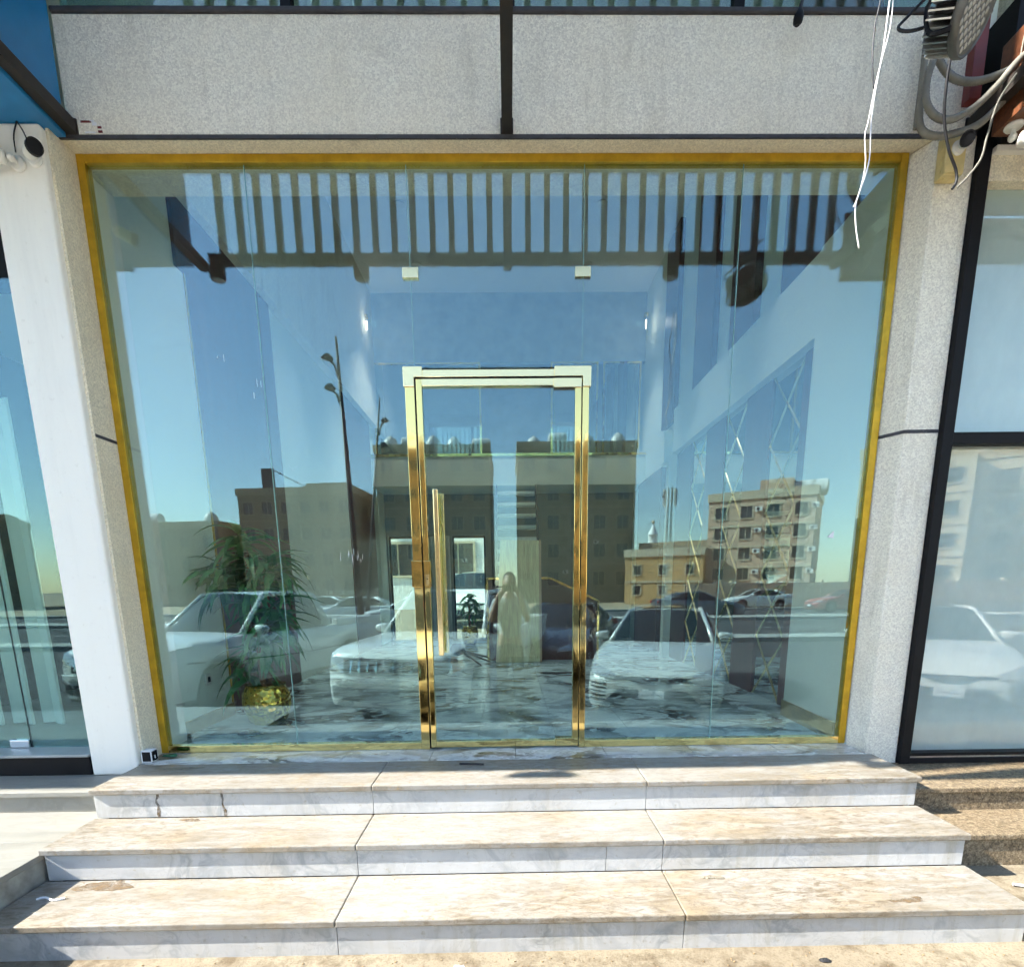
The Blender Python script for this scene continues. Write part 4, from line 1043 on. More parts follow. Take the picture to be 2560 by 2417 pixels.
def interp(tab, y):
    """tab sorted by falling y; smooth interpolation of the other columns"""
    n = len(tab)
    if y >= tab[0][0]: return list(tab[0][1:])
    if y <= tab[-1][0]: return list(tab[-1][1:])
    for i in range(n - 1):
        if tab[i][0] >= y >= tab[i + 1][0]:
            p0, p1, p2, p3 = tab[max(0, i - 1)], tab[i], tab[i + 1], tab[min(n - 1, i + 2)]
            t = (p1[0] - y) / (p1[0] - p2[0])
            out = []
            for k in range(1, len(p1)):
                m1 = 0.5 * (p2[k] - p0[k]) * (p1[0] - p2[0]) / max(1e-6, 0.5 * (p0[0] - p2[0])) if i > 0 else (p2[k] - p1[k])
                m2 = 0.5 * (p3[k] - p1[k]) * (p1[0] - p2[0]) / max(1e-6, 0.5 * (p1[0] - p3[0])) if i < n - 2 else (p2[k] - p1[k])
                d = p2[k] - p1[k]
                if d == 0: m1 = m2 = 0
                else:
                    m1 = max(0, min(3, m1 / d)) * d; m2 = max(0, min(3, m2 / d)) * d
                h = (2 * t ** 3 - 3 * t * t + 1) * p1[k] + (t ** 3 - 2 * t * t + t) * m1 + (-2 * t ** 3 + 3 * t * t) * p2[k] + (t ** 3 - t * t) * m2
                out.append(h)
            return out

def make_car(name, label, spec, paint, group=None, detail=2):
    root = thing(name, label, spec['cat'], (0, 0, 0), group)
    tab, wy, wr = spec['body'], spec['wheels'], spec['wr']
    arch = wr + spec.get('arch', .055)
    y0, y1 = tab[0][0], tab[-1][0]
    N = int((y0 - y1) / .055)
    sec = []
    for i in range(N + 1):
        y = y0 + (y1 - y0) * i / N
        zb, zs, zt, hw = interp(tab, y)
        for c in wy:
            d = abs(y - c)
            if d < arch: zb = max(zb, wr + math.sqrt(arch * arch - d * d))
        zb = min(zb, zs - .04)
        h = zs - zb
        half = [(hw * .80, zb), (hw * .955, zb + .02), (hw * .995, zb + h * .22), (hw, zb + h * .48), (hw * .985, zb + h * .74), (hw * .965, zb + h * .88), (hw * .93, zs), (hw * .80, zs + (zt - zs) * .55), (hw * .45, zs + (zt - zs) * .93), (0, zt)]
        ring = [(x, y, z) for x, z in half] + [(-x, y, z) for x, z in reversed(half[:-1])]
        sec.append(ring)
    m = len(sec[0])
    b = MB()
    vs = [p for r in sec for p in r]
    fs = [(i * m + k, i * m + k + 1, (i + 1) * m + k + 1, (i + 1) * m + k) for i in range(N) for k in range(m - 1)]
    fs += [(i * m + m - 1, i * m, (i + 1) * m, (i + 1) * m + m - 1) for i in range(N)]
    fs += [tuple(range(m)), tuple(range((N + 1) * m - 1, N * m - 1, -1))]
    b.add(vs, fs)
    body = b.build('body', paint, root, smooth='auto')
    bvh = BVHTree.FromPolygons([Vector(v) for v in b.v], b.f)
    def front_y(x, z):
        h = bvh.ray_cast(Vector((x, 6, z)), Vector((0, -1, 0)))
        return h[0].y if h[0] else None
    def side_x(y, z):
        h = bvh.ray_cast(Vector((6, y, z)), Vector((-1, 0, 0)))
        return h[0].x if h[0] else None
    def top_z(x, y):
        h = bvh.ray_cast(Vector((x, y, 6)), Vector((0, 0, -1)))
        return h[0].z if h[0] else None
    def front_patch(c, nm, m_, off=.012, nu=12, nv=5, parent=None):
        """c: four (x, z) corners, low-left, low-right, up-right, up-left"""
        b = MB()
        def fn(u, v):
            x = (c[0][0] * (1 - u) + c[1][0] * u) * (1 - v) + (c[3][0] * (1 - u) + c[2][0] * u) * v
            z = (c[0][1] * (1 - u) + c[1][1] * u) * (1 - v) + (c[3][1] * (1 - u) + c[2][1] * u) * v
            y = front_y(x, z)
            if y is None: y = y0 - .1
            return (x, y + off, z)
        b.grid(fn, nu, nv)
        w = nu + 1
        n = len(b.v)
        edge = list(range(nu)) + [j * w + nu for j in range(nv)] + [nv * w + i for i in range(nu, 0, -1)] + [j * w for j in range(nv, 0, -1)]
        b.v += [(b.v[e][0], b.v[e][1] - off - .03, b.v[e][2]) for e in edge]
        k = len(edge)
        b.f += [(edge[i], edge[(i + 1) % k], n + (i + 1) % k, n + i) for i in range(k)]
        return b.build(nm, m_, parent or root, smooth='auto')
    def side_line(pts, nm, m_, r=.006, both=True):
        P = spline([(0, p[0], p[1]) for p in pts], 5)
        for s in ((1, -1) if both else (1,)):
            Q = []
            for p in P:
                x = side_x(p.y, p.z)
                if x is not None: Q.append((s * x, p.y, p.z))
            if len(Q) > 1: MB().tube(Q, r, 5).build(nm, m_, root)
    # greenhouse: (front base y, z), roof front, roof rear, rear base; half widths
    fb, rf, rr, rb = spec['fb'], spec['rf'], spec['rr'], spec['rb']
    wb, wt = spec['wb'], spec['wt']
    bow = spec.get('bow', .10)
    def arc(p, w, u, bw, crown=0.0):
        s = 2 * u - 1
        return Vector((w * s, p[0] - bw * s * s, p[1] - crown * s * s))
    def loft(pa, wa, ba, ca, pb, wb_, bb, cb, bulge=0.0, nu=12, nv=6):
        def fn(u, v):
            q = arc(pa, wa, u, ba, ca).lerp(arc(pb, wb_, u, bb, cb), v)
            q.z += bulge * math.sin(PI * v) * (1 - .3 * (2 * u - 1) ** 2)
            return q
        return fn
    wfn = loft(fb, wb * .97, bow * 1.4, .03, rf, wt, bow * .6, .035, .02)
    MB().grid(wfn, 12, 6).build('windshield', mt['car_glass'], root, smooth=True)
    rfn = loft(rf, wt, bow * .6, .035, rr, wt * .97, -bow * .3, .035, .03)
    rg = MB().grid(rfn, 12, 8)
    rg.build('roof', paint, root, smooth=True)
    bfn = loft(rr, wt * .97, -bow * .3, .035, rb, wb * .92, -bow, .02, .02)
    MB().grid(bfn, 12, 6).build('rear_window', mt['car_glass'], root, smooth=True)
    by = spec['bpillar']
    for s in (1, -1):
        u = 1 if s > 0 else 0
        A0, A1, C1, C0 = wfn(u, 0), wfn(u, 1), bfn(u, 0), bfn(u, 1)
        A0 = Vector(A0); A1 = Vector(A1); C1 = Vector(C1); C0 = Vector(C0)
        def belt(t): return A0.lerp(C0, t)
        def rail(t):
            if t < .5: return A1.lerp(C1, t)
            return A1.lerp(C1, t)
        ins = Vector((-.012 * s, 0, 0))
        # roofline as a polyline: A0-A1-...-C1-C0
        top = [A0] + [Vector(rfn(u, v)) for v in (0, .25, .5, .75, 1)] + [C0]
        def top_at(y):
            for p, q in zip(top, top[1:]):
                if p.y >= y >= q.y:
                    return p.lerp(q, (p.y - y) / max(1e-6, p.y - q.y))
            return top[0] if y > top[0].y else top[-1]
        def bel_at(y): return A0.lerp(C0, (A0.y - y) / (A0.y - C0.y))
        cuts = [A0.y - .06] + by + [C0.y + .10]
        for a, c in zip(cuts, cuts[1:]):
            ys_ = [a - .035 + (c - a + .07) * k / 8 for k in range(9)]
            bb = MB().grid(lambda uu, vv: bel_at(a - .035 + (c - a + .07) * uu).lerp(top_at(a - .035 + (c - a + .07) * uu), .05 + .88 * vv) + ins * .6 + Vector((s * .025 * math.sin(PI * vv), 0, 0)), 8, 4)
            bb.build('side_window', mt['car_glass'], root, smooth=True)
        # painted pillars and rails
        MB().tube([A0 + ins, A0.lerp(A1, .5) + ins + Vector((0, 0, .01)), A1 + ins], [.045, .036, .04], 8).build('pillar', paint, root, smooth=True)
        MB().tube([top[1] + ins, top[2] + ins, top[3] + ins, top[4] + ins, top[5] + ins], .036, 8).build('roof_rail', paint, root, smooth=True)
        MB().tube([C1 + ins, C1.lerp(C0, .5) + ins, C0 + ins], [.05, .08, .10], 8).build('pillar', paint, root, smooth=True)
        for yb in by:
            MB().bar(bel_at(yb), top_at(yb), .075, .03, up=(0, 1, 0)).build('door_pillar', mt['trim'], root)
        sl = bel_at(0)
        MB().tube([A0 + Vector((0, 0, -.005)), bel_at((A0.y + C0.y) / 2) + Vector((s * .012, 0, -.005)), C0 + Vector((0, 0, -.005))], .018, 6).build('belt_moulding', mt['trim'], root)
        # mirror
        mp = bel_at(A0.y - .30) + Vector((s * .10, .02, .08))
        mb_ = MB().sphere((0, 0, 0), 1, n=16, m=10)
        def _sq(t): return math.copysign(abs(t) ** .62, t)
        mb_.v = [(mp.x + s * .06 + _sq(v[0]) * .118, mp.y + _sq(v[1]) * (.085 if v[1] > 0 else .035), mp.z + _sq(v[2]) * (.072 - .02 * s * v[0])) for v in mb_.v]
        mi = mb_.build('wing_mirror', paint, root, smooth=True)
        MB().box(mp.x + s * .06 - .10, mp.x + s * .06 + .10, mp.y - .040, mp.y - .0355, mp.z - .055, mp.z + .055).build('mirror_glass', mt['car_glass'], mi)
        MB().bar(mp + Vector((s * -.10, 0, -.06)), mp + Vector((s * .02, 0, -.04)), .05, .03).build('mirror_arm', mt['trim'], mi)
    if detail:
        # plug that closes the cabin under the glass
        pass
    # wheels
    for c in wy:
        for s in (1, -1):
            hw = interp(tab, c)[3]
            cx = s * (hw - .115)
            w = MB().lathe([(wr * .66, -.10), (wr * .97, -.095), (wr, -.07), (wr, .07), (wr * .97, .095), (wr * .66, .10)], (cx, c, wr), (1, 0, 0), 24).build('wheel', mt['tyre'], root, smooth='auto')
            MB().lathe([(wr * .64, -.03), (wr * .66, .0), (wr * .66, .096), (wr * .60, .10), (wr * .58, .06)], (cx, c, wr), (s, 0, 0), 24, cap=True).build('rim', mt['rim'], w)
            if detail > 1:
                for k in range(6):
                    a = 2 * PI * k / 6
                    MB().bar((cx + s * .085, c, wr), (cx + s * .090, c + math.cos(a) * wr * .6, wr + math.sin(a) * wr * .6), .05, .03, up=(1, 0, 0)).build('spoke', mt['rim'], w)
    MB().box(-interp(tab, 0)[3] * .78, interp(tab, 0)[3] * .78, y1 + .35, y0 - .45, .22, .60).build('underbody', mt['trim'], root)
    return root, front_patch, side_line, side_x, front_y, top_z

SEDAN = dict(cat='car', wheels=[1.45, -1.38], wr=.33,
    body=[(2.44, .30, .50, .56, .50), (2.41, .22, .58, .64, .70), (2.30, .19, .66, .72, .83), (2.0, .18, .77, .84, .895), (1.5, .18, .86, .93, .918), (1.05, .18, .93, .98, .92), (.3, .18, .95, .99, .92), (-1.2, .18, .98, 1.02, .92), (-1.75, .22, 1.01, 1.06, .905), (-2.2, .28, 1.03, 1.08, .86), (-2.40, .34, .98, 1.02, .78), (-2.44, .40, .90, .95, .70)],
    fb=(1.15, .965), rf=(.30, 1.415), rr=(-1.05, 1.405), rb=(-1.80, 1.05), wb=.80, wt=.575, bpillar=[-.28, -1.25], bow=.11)
PICK = dict(cat='pickup', wheels=[1.62, -1.42], wr=.385, arch=.075,
    body=[(2.62, .42, .78, .84, .62), (2.58, .36, .92, .98, .78), (2.46, .34, 1.02, 1.08, .86), (2.1, .34, 1.07, 1.14, .905), (1.5, .36, 1.11, 1.18, .915), (1.15, .36, 1.14, 1.19, .915), (.3, .36, 1.14, 1.16, .915), (-.95, .36, 1.15, 1.16, .915), (-1.1, .38, 1.16, 1.165, .915), (-2.4, .42, 1.17, 1.18, .90), (-2.64, .46, 1.16, 1.17, .86)],
    fb=(1.28, 1.155), rf=(.52, 1.745), rr=(-.75, 1.755), rb=(-1.0, 1.18), wb=.81, wt=.63, bpillar=[-.12], bow=.09)

def ellipse_tube(b, c, rx, rz, r, y):
    b.tube([(c[0] + rx * math.cos(a), y, c[1] + rz * math.sin(a)) for a in [2 * PI * k / 28 for k in range(28)]], r, 6, closed=True)
def dress_sedan(root, fp, sl, sx, fy, tz, mirror_face='camry', full=True):
    # upper grille slit, headlamps, lower grille with bars
    for s in (1, -1):
        hl = fp([(s * .46, .60), (s * .86, .655), (s * .80, .765), (s * .50, .675)], 'headlight', mt['lamp'], .010)
        for k in range(6):
            u = k / 5
            x, z = s * (.50 + .28 * u), .612 + .035 * u
            y = fy(x, z)
            if y: MB().box(x - .020, x + .020, y + .002, y + .020, z - .010, z + .010).build('led_segment', mt['led'], hl)
        for k in range(6):
            z = .26 + k * .052
            fp([(s * .60, z), (s * .82, z + .012), (s * .80, z + .030), (s * .60, z + .018)], 'vent_bar', mt['trim'], .008, 6, 2)
    fp([(-.50, .600), (.50, .600), (.48, .635), (-.48, .635)], 'upper_grille', mt['trim'], .012)
    fp([(-.16, .545), (.16, .545), (.30, .602), (-.30, .602)], 'grille_centre', mt['trim'], .012)
    fp([(-.66, .245), (.66, .245), (.44, .475), (-.44, .475)], 'lower_grille', mt['trim'], .010)
    if full:
        for k in range(7):
            z = .265 + k * .030
            w = .64 - (z - .245) * .95
            fp([(-w, z), (w, z), (w - .01, z + .009), (-w + .01, z + .009)], 'grille_bar', mt['rubber'], .022, 10, 1)
    y = (fy(0, .585) or 2.4) + .020
    e = MB()
    ellipse_tube(e, (0, .588), .073, .048, .0065, y)
    ellipse_tube(e, (0, .592), .028, .045, .0055, y + .002)
    ellipse_tube(e, (0, .612), .050, .020, .0055, y + .003)
    e.build('emblem', mt['chrome'], root, smooth=True)
    yp = (fy(0, .42) or 2.4) + .022
    pl = MB().box(-.16, .16, yp, yp + .012, .365, .475).build('licence_plate', mt['paper'], root, bevel=.003)
    MB().box(-.16, .16, yp + .0122, yp + .014, .417, .421).build('plate_rule', mt['trim'], pl)
    MB().box(.028, .032, yp + .0122, yp + .014, .365, .475).build('plate_rule', mt['trim'], pl)
    sl([(1.02, .25), (1.03, .60), (1.08, .93)], 'door_seam', mt['trim'], .004)
    sl([(-.28, .25), (-.28, .60), (-.28, .94)], 'door_seam', mt['trim'], .004)
    for yy in (-.10, -1.12):
        x = sx(yy, .80)
        if x:
            for s in (1, -1): MB().box(s * x - .012, s * x + .018, yy - .09, yy + .09, .79, .815).build('door_handle', mt['chrome'], root, bevel=.006)
    for s in (1, -1):
        MB().obox((s * .76, -2.36, .90), (1, -.4 * s, 0), (.4 * s, 1, 0), (0, 0, 1), .14, .05, .07).build('tail_light', mt['tail'], root)
    MB().grid(lambda u, v: (-.42 + .84 * u, .12 - .62 * v, 1.452 + .004 - .028 * (2 * u - 1) ** 2), 8, 4).build('sunroof', mt['car_glass'], root, smooth=True) if full else None

def dress_pickup(root, fp, sl, sx, fy, tz, face):
    for s in (1, -1):
        if face == 'diamond':
            fp([(s * .56, .78), (s * .84, .80), (s * .80, 1.0), (s * .58, .965)], 'headlight', mt['lamp'], .012)
            fp([(s * .82, .80), (s * .885, .83), (s * .86, .98), (s * .80, 1.0)], 'indicator', mt['amber'], .010, 4, 3)
            fp([(s * .50, .44), (s * .76, .46), (s * .76, .62), (s * .56, .60)], 'fog_recess', mt['trim'], .010)
        else:
            fp([(s * .48, .84), (s * .84, .88), (s * .80, 1.03), (s * .50, .97)], 'headlight', mt['lamp'], .012)
            fp([(s * .58, .46), (s * .80, .48), (s * .78, .62), (s * .60, .60)], 'fog_recess', mt['trim'], .010)
    fp([(-.55, .76), (.55, .76), (.57, .965), (-.57, .965)], 'grille', mt['trim'], .010)
    for k in range(-4, 5):
        if k: fp([(k * .115 - .012, .79), (k * .115 + .012, .79), (k * .115 + .012, .945), (k * .115 - .012, .945)], 'grille_bar', mt['chrome'], .022, 2, 3)
    fp([(-.72, .665), (.72, .665), (.74, .73), (-.74, .73)], 'bumper_lip', bpy.data.materials['white_car_paint'], .045)
    fp([(-.50, .42), (.50, .42), (.54, .60), (-.54, .60)], 'lower_intake', mt['trim'], .012)
    fp([(-.70, .375), (.70, .375), (.66, .425), (-.66, .425)], 'skid_plate', mt['alu'], .030)
    y = (fy(0, .86) or 2.6) + .034
    e = MB()
    if face == 'diamond':
        for a in (90, 210, 330):
            d = Vector((math.cos(R(a)), 0, math.sin(R(a)))); n_ = Vector((-d.z, 0, d.x))
            c = Vector((0, y, .86))
            q = [c, c + d * .048 + n_ * .028, c + d * .096, c + d * .048 - n_ * .028]
            e.add(q + [p + Vector((0, .012, 0)) for p in q], [(4, 5, 6, 7), (0, 1, 5, 4), (1, 2, 6, 5), (2, 3, 7, 6), (3, 0, 4, 7)])
    else:
        ellipse_tube(e, (0, .865), .085, .058, .008, y)
        ellipse_tube(e, (0, .87), .032, .054, .006, y + .002)
        ellipse_tube(e, (0, .893), .058, .022, .006, y + .003)
    e.build('emblem', mt['chrome'], root, smooth='auto')
    sl([(1.10, .42), (1.12, .80), (1.18, 1.10)], 'door_seam', mt['trim'], .005)
    sl([(-.12, .42), (-.12, .80), (-.12, 1.12)], 'door_seam', mt['trim'], .005)
    sl([(-1.06, .60), (-1.02, .85), (-1.02, 1.12)], 'door_seam', mt['trim'], .005)
    sl([(2.2, .86), (1.2, .80), (0, .76), (-1.0, .78), (-2.4, .80)], 'side_strake', mt['trim'], .012)
    for yy in (.02, -.93):
        x = sx(yy, .98)
        if x:
            for s in (1, -1): MB().box(s * x - .012, s * x + .02, yy - .10, yy + .10, .965, .995).build('door_handle', bpy.data.materials['white_car_paint'], root, bevel=.008)
    # load bed
    MB().box(-.80, .80, -2.55, -1.10, 1.155, 1.182).build('bed_floor', mt['trim'], root)
    for s in (1, -1):
        MB().box(s * .80 - .05, s * .80 + .08, -2.60, -1.06, 1.13, 1.26).build('bed_side', bpy.data.materials['white_car_paint'], root, bevel=.02)
        MB().box(s * .50, s * .85, -2.64, -2.58, .75, 1.05).build('tail_light', mt['tail'], root)
    MB().box(-.85, .85, -2.63, -2.57, .70, 1.25).build('tailgate', bpy.data.materials['white_car_paint'], root, bevel=.02)
    for x in (-.62, .62):
        MB().cyl((x, .35, 1.80), (x, -.62, 1.81), .014).build('roof_bar', mt['trim'], root)
    for s in (1, -1):
        MB().box(s * .80, s * .98, -.95, .98, .40, .44).build('side_step', mt['trim'], root)

def repaint(root, m, old):
    for o in [root] + list(root.children_recursive):
        for sl_ in o.material_slots:
            if sl_.material == old:
                sl_.link = 'OBJECT'; sl_.material = m
def place(root, x, y, rz, z=GZ):
    root.location = (x, y, z); root.rotation_euler = (0, 0, rz)

c1 = make_car('parked_sedan', 'pearl silver sedan parked nose in behind the photographer, right of the door', SEDAN, mt['p_silver'])
dress_sedan(*c1); sedan = c1[0]
c2 = make_car('parked_pickup', 'white pickup with chrome barred grille parked just left of the door', PICK, mt['p_white'])
dress_pickup(*c2, 'diamond'); pickA = c2[0]
c3 = make_car('parked_pickup', 'white double cab pickup parked slanted at the far left', PICK, mt['p_white'])
dress_pickup(*c3, 'oval'); pickB = c3[0]
place(sedan, 2.55, -5.90, R(19))
place(pickA, -0.85, -5.75, R(16))
place(pickB, -4.42, -6.25, R(19))

sed2 = copy_tree(sedan); repaint(sed2, mt['p_white'], mt['p_silver'])
sed2['label'] = 'white sedan parked before the right neighbour, mirrored in its milky window'
place(sed2, 6.74, -5.83, R(29))
dk_ = copy_tree(sedan); repaint(dk_, mt['p_black'], mt['p_silver'])
dk_['label'] = 'black sedan parked further back between the white pickup and the silver sedan'
place(dk_, 1.15, -9.3, R(19))
far = [(-7.6, -24.0, 80, 'p_white', 'white sedan parked across the lot left of the lamp post'), (-4.2, -21.0, 95, 'p_silver', 'silver sedan parked behind the white pickup across the lot'),
       (-10.5, -27.0, 85, 'p_white', 'white sedan furthest left in the row across the road'), (18.5, -38.5, 88, 'p_white', 'small white sedan far off before the tan apartment block'),
       (10.5, -28.0, -88, 'p_blue', 'dark blue sedan driving on the road behind the silver sedan'), (-3.0, -38.0, 90, 'p_silver', 'silver sedan parked beyond the road before the brown block'),
       (22.0, -33.0, 90, 'p_red', 'red sedan parked across the road far right')]
for x, y, a, p, lab in far:
    q = copy_tree(sedan)
    if p != 'p_silver': repaint(q, mt[p], mt['p_silver'])
    q['label'] = lab
    q['group'] = 'cars across the road'
    place(q, x, y, R(a))

# ================================================================== buildings across the road
def facade_grid(b, W, H, openings, y=0.0, dep=.18):
    xs = sorted({-W / 2, W / 2} | {o[0] for o in openings} | {o[1] for o in openings})
    zs = sorted({0, H} | {o[2] for o in openings} | {o[3] for o in openings})
    for a, c in zip(xs, xs[1:]):
        for d, e in zip(zs, zs[1:]):
            mx, mz_ = (a + c) / 2, (d + e) / 2
            if any(o[0] < mx < o[1] and o[2] < mz_ < o[3] for o in openings): continue
            b.quad((a, y, d), (c, y, d), (c, y, e), (a, y, e))
    for (a, c, d, e) in openings:
        for p, q in (((a, d), (c, d)), ((c, d), (c, e)), ((c, e), (a, e)), ((a, e), (a, d))):
            b.quad((p[0], y, p[1]), (q[0], y, q[1]), (q[0], y - dep, q[1]), (p[0], y - dep, p[1]))
mt['win_glass'] = plain('dark_window_glass', (0.03, 0.035, 0.04), 0.06, spec=.8)
mt['win_frame'] = plain('window_frame_grey', (0.42, 0.40, 0.36), 0.5)
def building(name, label, loc, rz, W, H, D, m, cols, rows, ww, wh, z0, dz, trim, cat='building', group=None, skip=(), xo=0.0, ac=(), parapet=.7, tanks=0, side_cols=0):
    root = thing(name, label, cat, loc, group, rz)
    root.rotation_euler = (0, 0, rz); root.location = loc; ORG[root.name] = Vector((0, 0, 0))
    ops = []
    for r in range(rows):
        for c in range(cols):
            if (r, c) in skip: continue
            x = -W / 2 + W * (c + .5) / cols + xo
            z = z0 + r * dz
            ops.append((x - ww / 2, x + ww / 2, z, z + wh))
    b = MB()
    facade_grid(b, W, H, ops)
    b.quad((-W / 2, 0, 0), (-W / 2, -D, 0), (-W / 2, -D, H), (-W / 2, 0, H))
    b.quad((W / 2, 0, 0), (W / 2, -D, 0), (W / 2, -D, H), (W / 2, 0, H))
    b.quad((-W / 2, -D, 0), (W / 2, -D, 0), (W / 2, -D, H), (-W / 2, -D, H))
    b.quad((-W / 2, 0, H), (W / 2, 0, H), (W / 2, -D, H), (-W / 2, -D, H))
    b.build('wall', m, root)
    pr = MB()
    for bx in ((-W / 2 - .12, W / 2 + .12, -.12, .12), (-W / 2 - .12, W / 2 + .12, -D - .12, -D + .12), (-W / 2 - .12, -W / 2 + .12, -D + .12, -.12), (W / 2 - .12, W / 2 + .12, -D + .12, -.12)):
        pr.box(bx[0], bx[1], bx[2], bx[3], H - .02, H + parapet)
    pr.build('parapet', trim, root)
    for r in range(1, rows):
        MB().box(-W / 2, W / 2, .002, .07, z0 + r * dz - .75, z0 + r * dz - .60).build('string_course', trim, root)
    for (a, c, d, e) in ops:
        f = MB().box(a - .09, a + .02, -.10, .05, d - .09, e + .09).box(c - .02, c + .09, -.10, .05, d - .09, e + .09).box(a + .02, c - .02, -.10, .05, e - .02, e + .09).box(a + .02, c - .02, -.10, .08, d - .09, d + .02).box((a + c) / 2 - .03, (a + c) / 2 + .03, -.14, -.09, d + .02, e - .02).build('window', trim, root)
        MB().box(a, c, -.18, -.15, d, e).build('pane', mt['win_glass'], f)
    for (x, z) in ac:
        u = MB().box(x - .30, x + .30, .002, .28, z, z + .40).build('air_conditioner', mt['white_plastic'], root, bevel=.03)
        MB().lathe([(.14, 0), (.14, .01)], (x - .08, .2805, z + .2), (0, 1, 0), 14).build('fan_grille', mt['trim'], u)
    rnd = random.Random(int(W * 100))
    for k in range(tanks):
        x = -W / 2 + W * (k + .5) / tanks + rnd.uniform(-.4, .4)
        y = -1.6 - rnd.uniform(0, 2)
        if k % 3 != 1:
            MB().lathe([(.75, 0), (.8, .1), (.8, .9), (.55, 1.35), (.22, 1.55), (.2, 1.62)], (x, y, H + .5), (0, 0, 1), 14).build('water_tank', mt['tank'], root, smooth='auto')
        else:
            MB().lathe([(.4, 0), (.65, .1), (.7, .25), (.7, 1.8), (.65, 2.0), (.4, 2.1)], (x - 1.2, y, H + 1.4), (1, 0, 0), 14).build('water_tank', mt['tank'], root, smooth='auto')
    return root
mt['tank'] = plain('white_water_tank', (0.62, 0.60, 0.55), 0.5)
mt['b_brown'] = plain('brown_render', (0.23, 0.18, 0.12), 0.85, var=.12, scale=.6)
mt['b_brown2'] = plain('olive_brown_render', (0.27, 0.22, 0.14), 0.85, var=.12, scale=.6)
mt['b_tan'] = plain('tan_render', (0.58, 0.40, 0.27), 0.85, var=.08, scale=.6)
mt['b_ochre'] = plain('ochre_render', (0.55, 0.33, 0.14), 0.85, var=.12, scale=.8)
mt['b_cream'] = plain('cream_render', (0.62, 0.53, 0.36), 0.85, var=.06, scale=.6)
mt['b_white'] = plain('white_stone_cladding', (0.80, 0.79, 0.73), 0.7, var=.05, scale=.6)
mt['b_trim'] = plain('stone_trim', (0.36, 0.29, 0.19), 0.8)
mt['b_trim2'] = plain('pale_stone_trim', (0.56, 0.46, 0.32), 0.8)
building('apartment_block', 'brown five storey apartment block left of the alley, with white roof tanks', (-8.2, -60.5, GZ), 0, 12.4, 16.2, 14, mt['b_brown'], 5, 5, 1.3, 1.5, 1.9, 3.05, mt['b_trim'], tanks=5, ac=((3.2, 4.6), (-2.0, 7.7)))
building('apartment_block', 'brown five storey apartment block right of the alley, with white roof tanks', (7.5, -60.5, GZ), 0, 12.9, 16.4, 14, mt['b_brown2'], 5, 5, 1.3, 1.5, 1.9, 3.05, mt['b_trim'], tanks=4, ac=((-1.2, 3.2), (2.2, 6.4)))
b3 = building('apartment_block', 'olive brown four storey block with a dark billboard on its roof', (-23.2, -60.0, GZ), R(6), 13.0, 11.9, 16, mt['b_brown2'], 6, 4, 1.2, 1.3, 1.6, 2.75, mt['b_trim'], ac=((4.6, 1.2), (3.2, 1.2), (5.6, 1.2)))
MB().box(-4.6, -3.1, -2.1, -2.0, 12.9, 15.0).build('billboard', mt['trim'], b3)
for x in (-4.4, -3.3):
    MB().bar((x, -2.05, 11.8), (x, -2.05, 13.0), .1, .1).build('billboard_leg', mt['trim'], b3)
MB().bar((-3.2, -2.05, 14.8), (1.0, -2.6, 12.6), .08, .08).build('billboard_stay', mt['trim'], b3)
MB().box(0.2, 5.0, -6, -2.5, 11.8, 13.4).build('stair_head', mt['b_brown2'], b3)
building('apartment_block', 'low brown block at the far left with a roof parapet', (-42.0, -62.0, GZ), R(8), 20.0, 8.6, 12, mt['b_brown'], 7, 3, 1.2, 1.3, 1.3, 2.6, mt['b_trim'], tanks=3)
building('apartment_block', 'slim dark block between the low brown block and the olive block', (-31.0, -72.0, GZ), R(4), 5.0, 11.0, 8, mt['b_brown'], 2, 4, 1.1, 1.3, 1.4, 2.6, mt['b_trim'], tanks=1)
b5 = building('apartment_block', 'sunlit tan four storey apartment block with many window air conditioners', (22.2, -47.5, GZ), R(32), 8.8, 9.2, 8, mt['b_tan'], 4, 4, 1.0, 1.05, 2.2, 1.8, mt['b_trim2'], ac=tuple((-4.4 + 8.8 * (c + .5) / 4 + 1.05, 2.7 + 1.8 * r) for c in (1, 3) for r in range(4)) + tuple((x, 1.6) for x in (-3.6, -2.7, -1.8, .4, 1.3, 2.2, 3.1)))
MB().box(-.3, 2.4, -4, -1.2, 9.1, 10.9).build('stair_head', mt['b_tan'], b5)
for k in range(3):
    MB().lathe([(.4, 0), (.7, .1), (.7, 1.4), (.4, 1.5)], (2.6 + k * .85 - .7, -2.2, 10.0), (1, 0, 0), 12).build('water_tank', mt['tank'], b5, smooth='auto')
building('villa', 'small ochre two storey house left of the sunlit tan block', (14.6, -50.5, GZ), R(28), 7.4, 4.5, 6, mt['b_ochre'], 3, 2, .7, .9, .9, 1.9, mt['b_trim2'], cat='house')
building('villa', 'low ochre house with a stair head just behind the other ochre house', (17.4, -57.0, GZ), R(30), 7.2, 5.4, 6, mt['b_ochre'], 3, 1, .8, 1.0, 2.4, 2.2, mt['b_trim'], cat='house', parapet=.9)
building('apartment_block', 'cream four storey block far right mirrored in the milky neighbour window', (46.0, -47.0, GZ), R(40), 15.0, 12.6, 12, mt['b_cream'], 4, 4, 1.5, 1.3, 2.2, 2.7, mt['b_trim2'], tanks=2)
building('apartment_block', 'white stone building behind the shop seen through the rear glazing', (-2.5, 24.0, -0.02), PI, 26.0, 10.5, 8, mt['b_white'], 9, 3, 1.5, 1.5, 1.6, 3.1, mt['b_trim2'], ac=((-1.2, 1.2), (3.4, 3.9)))
rc = copy_tree(sedan); repaint(rc, mt['p_white'], mt['p_silver'])
rc['label'] = 'white sedan parked behind the shop beyond the rear glass opening'
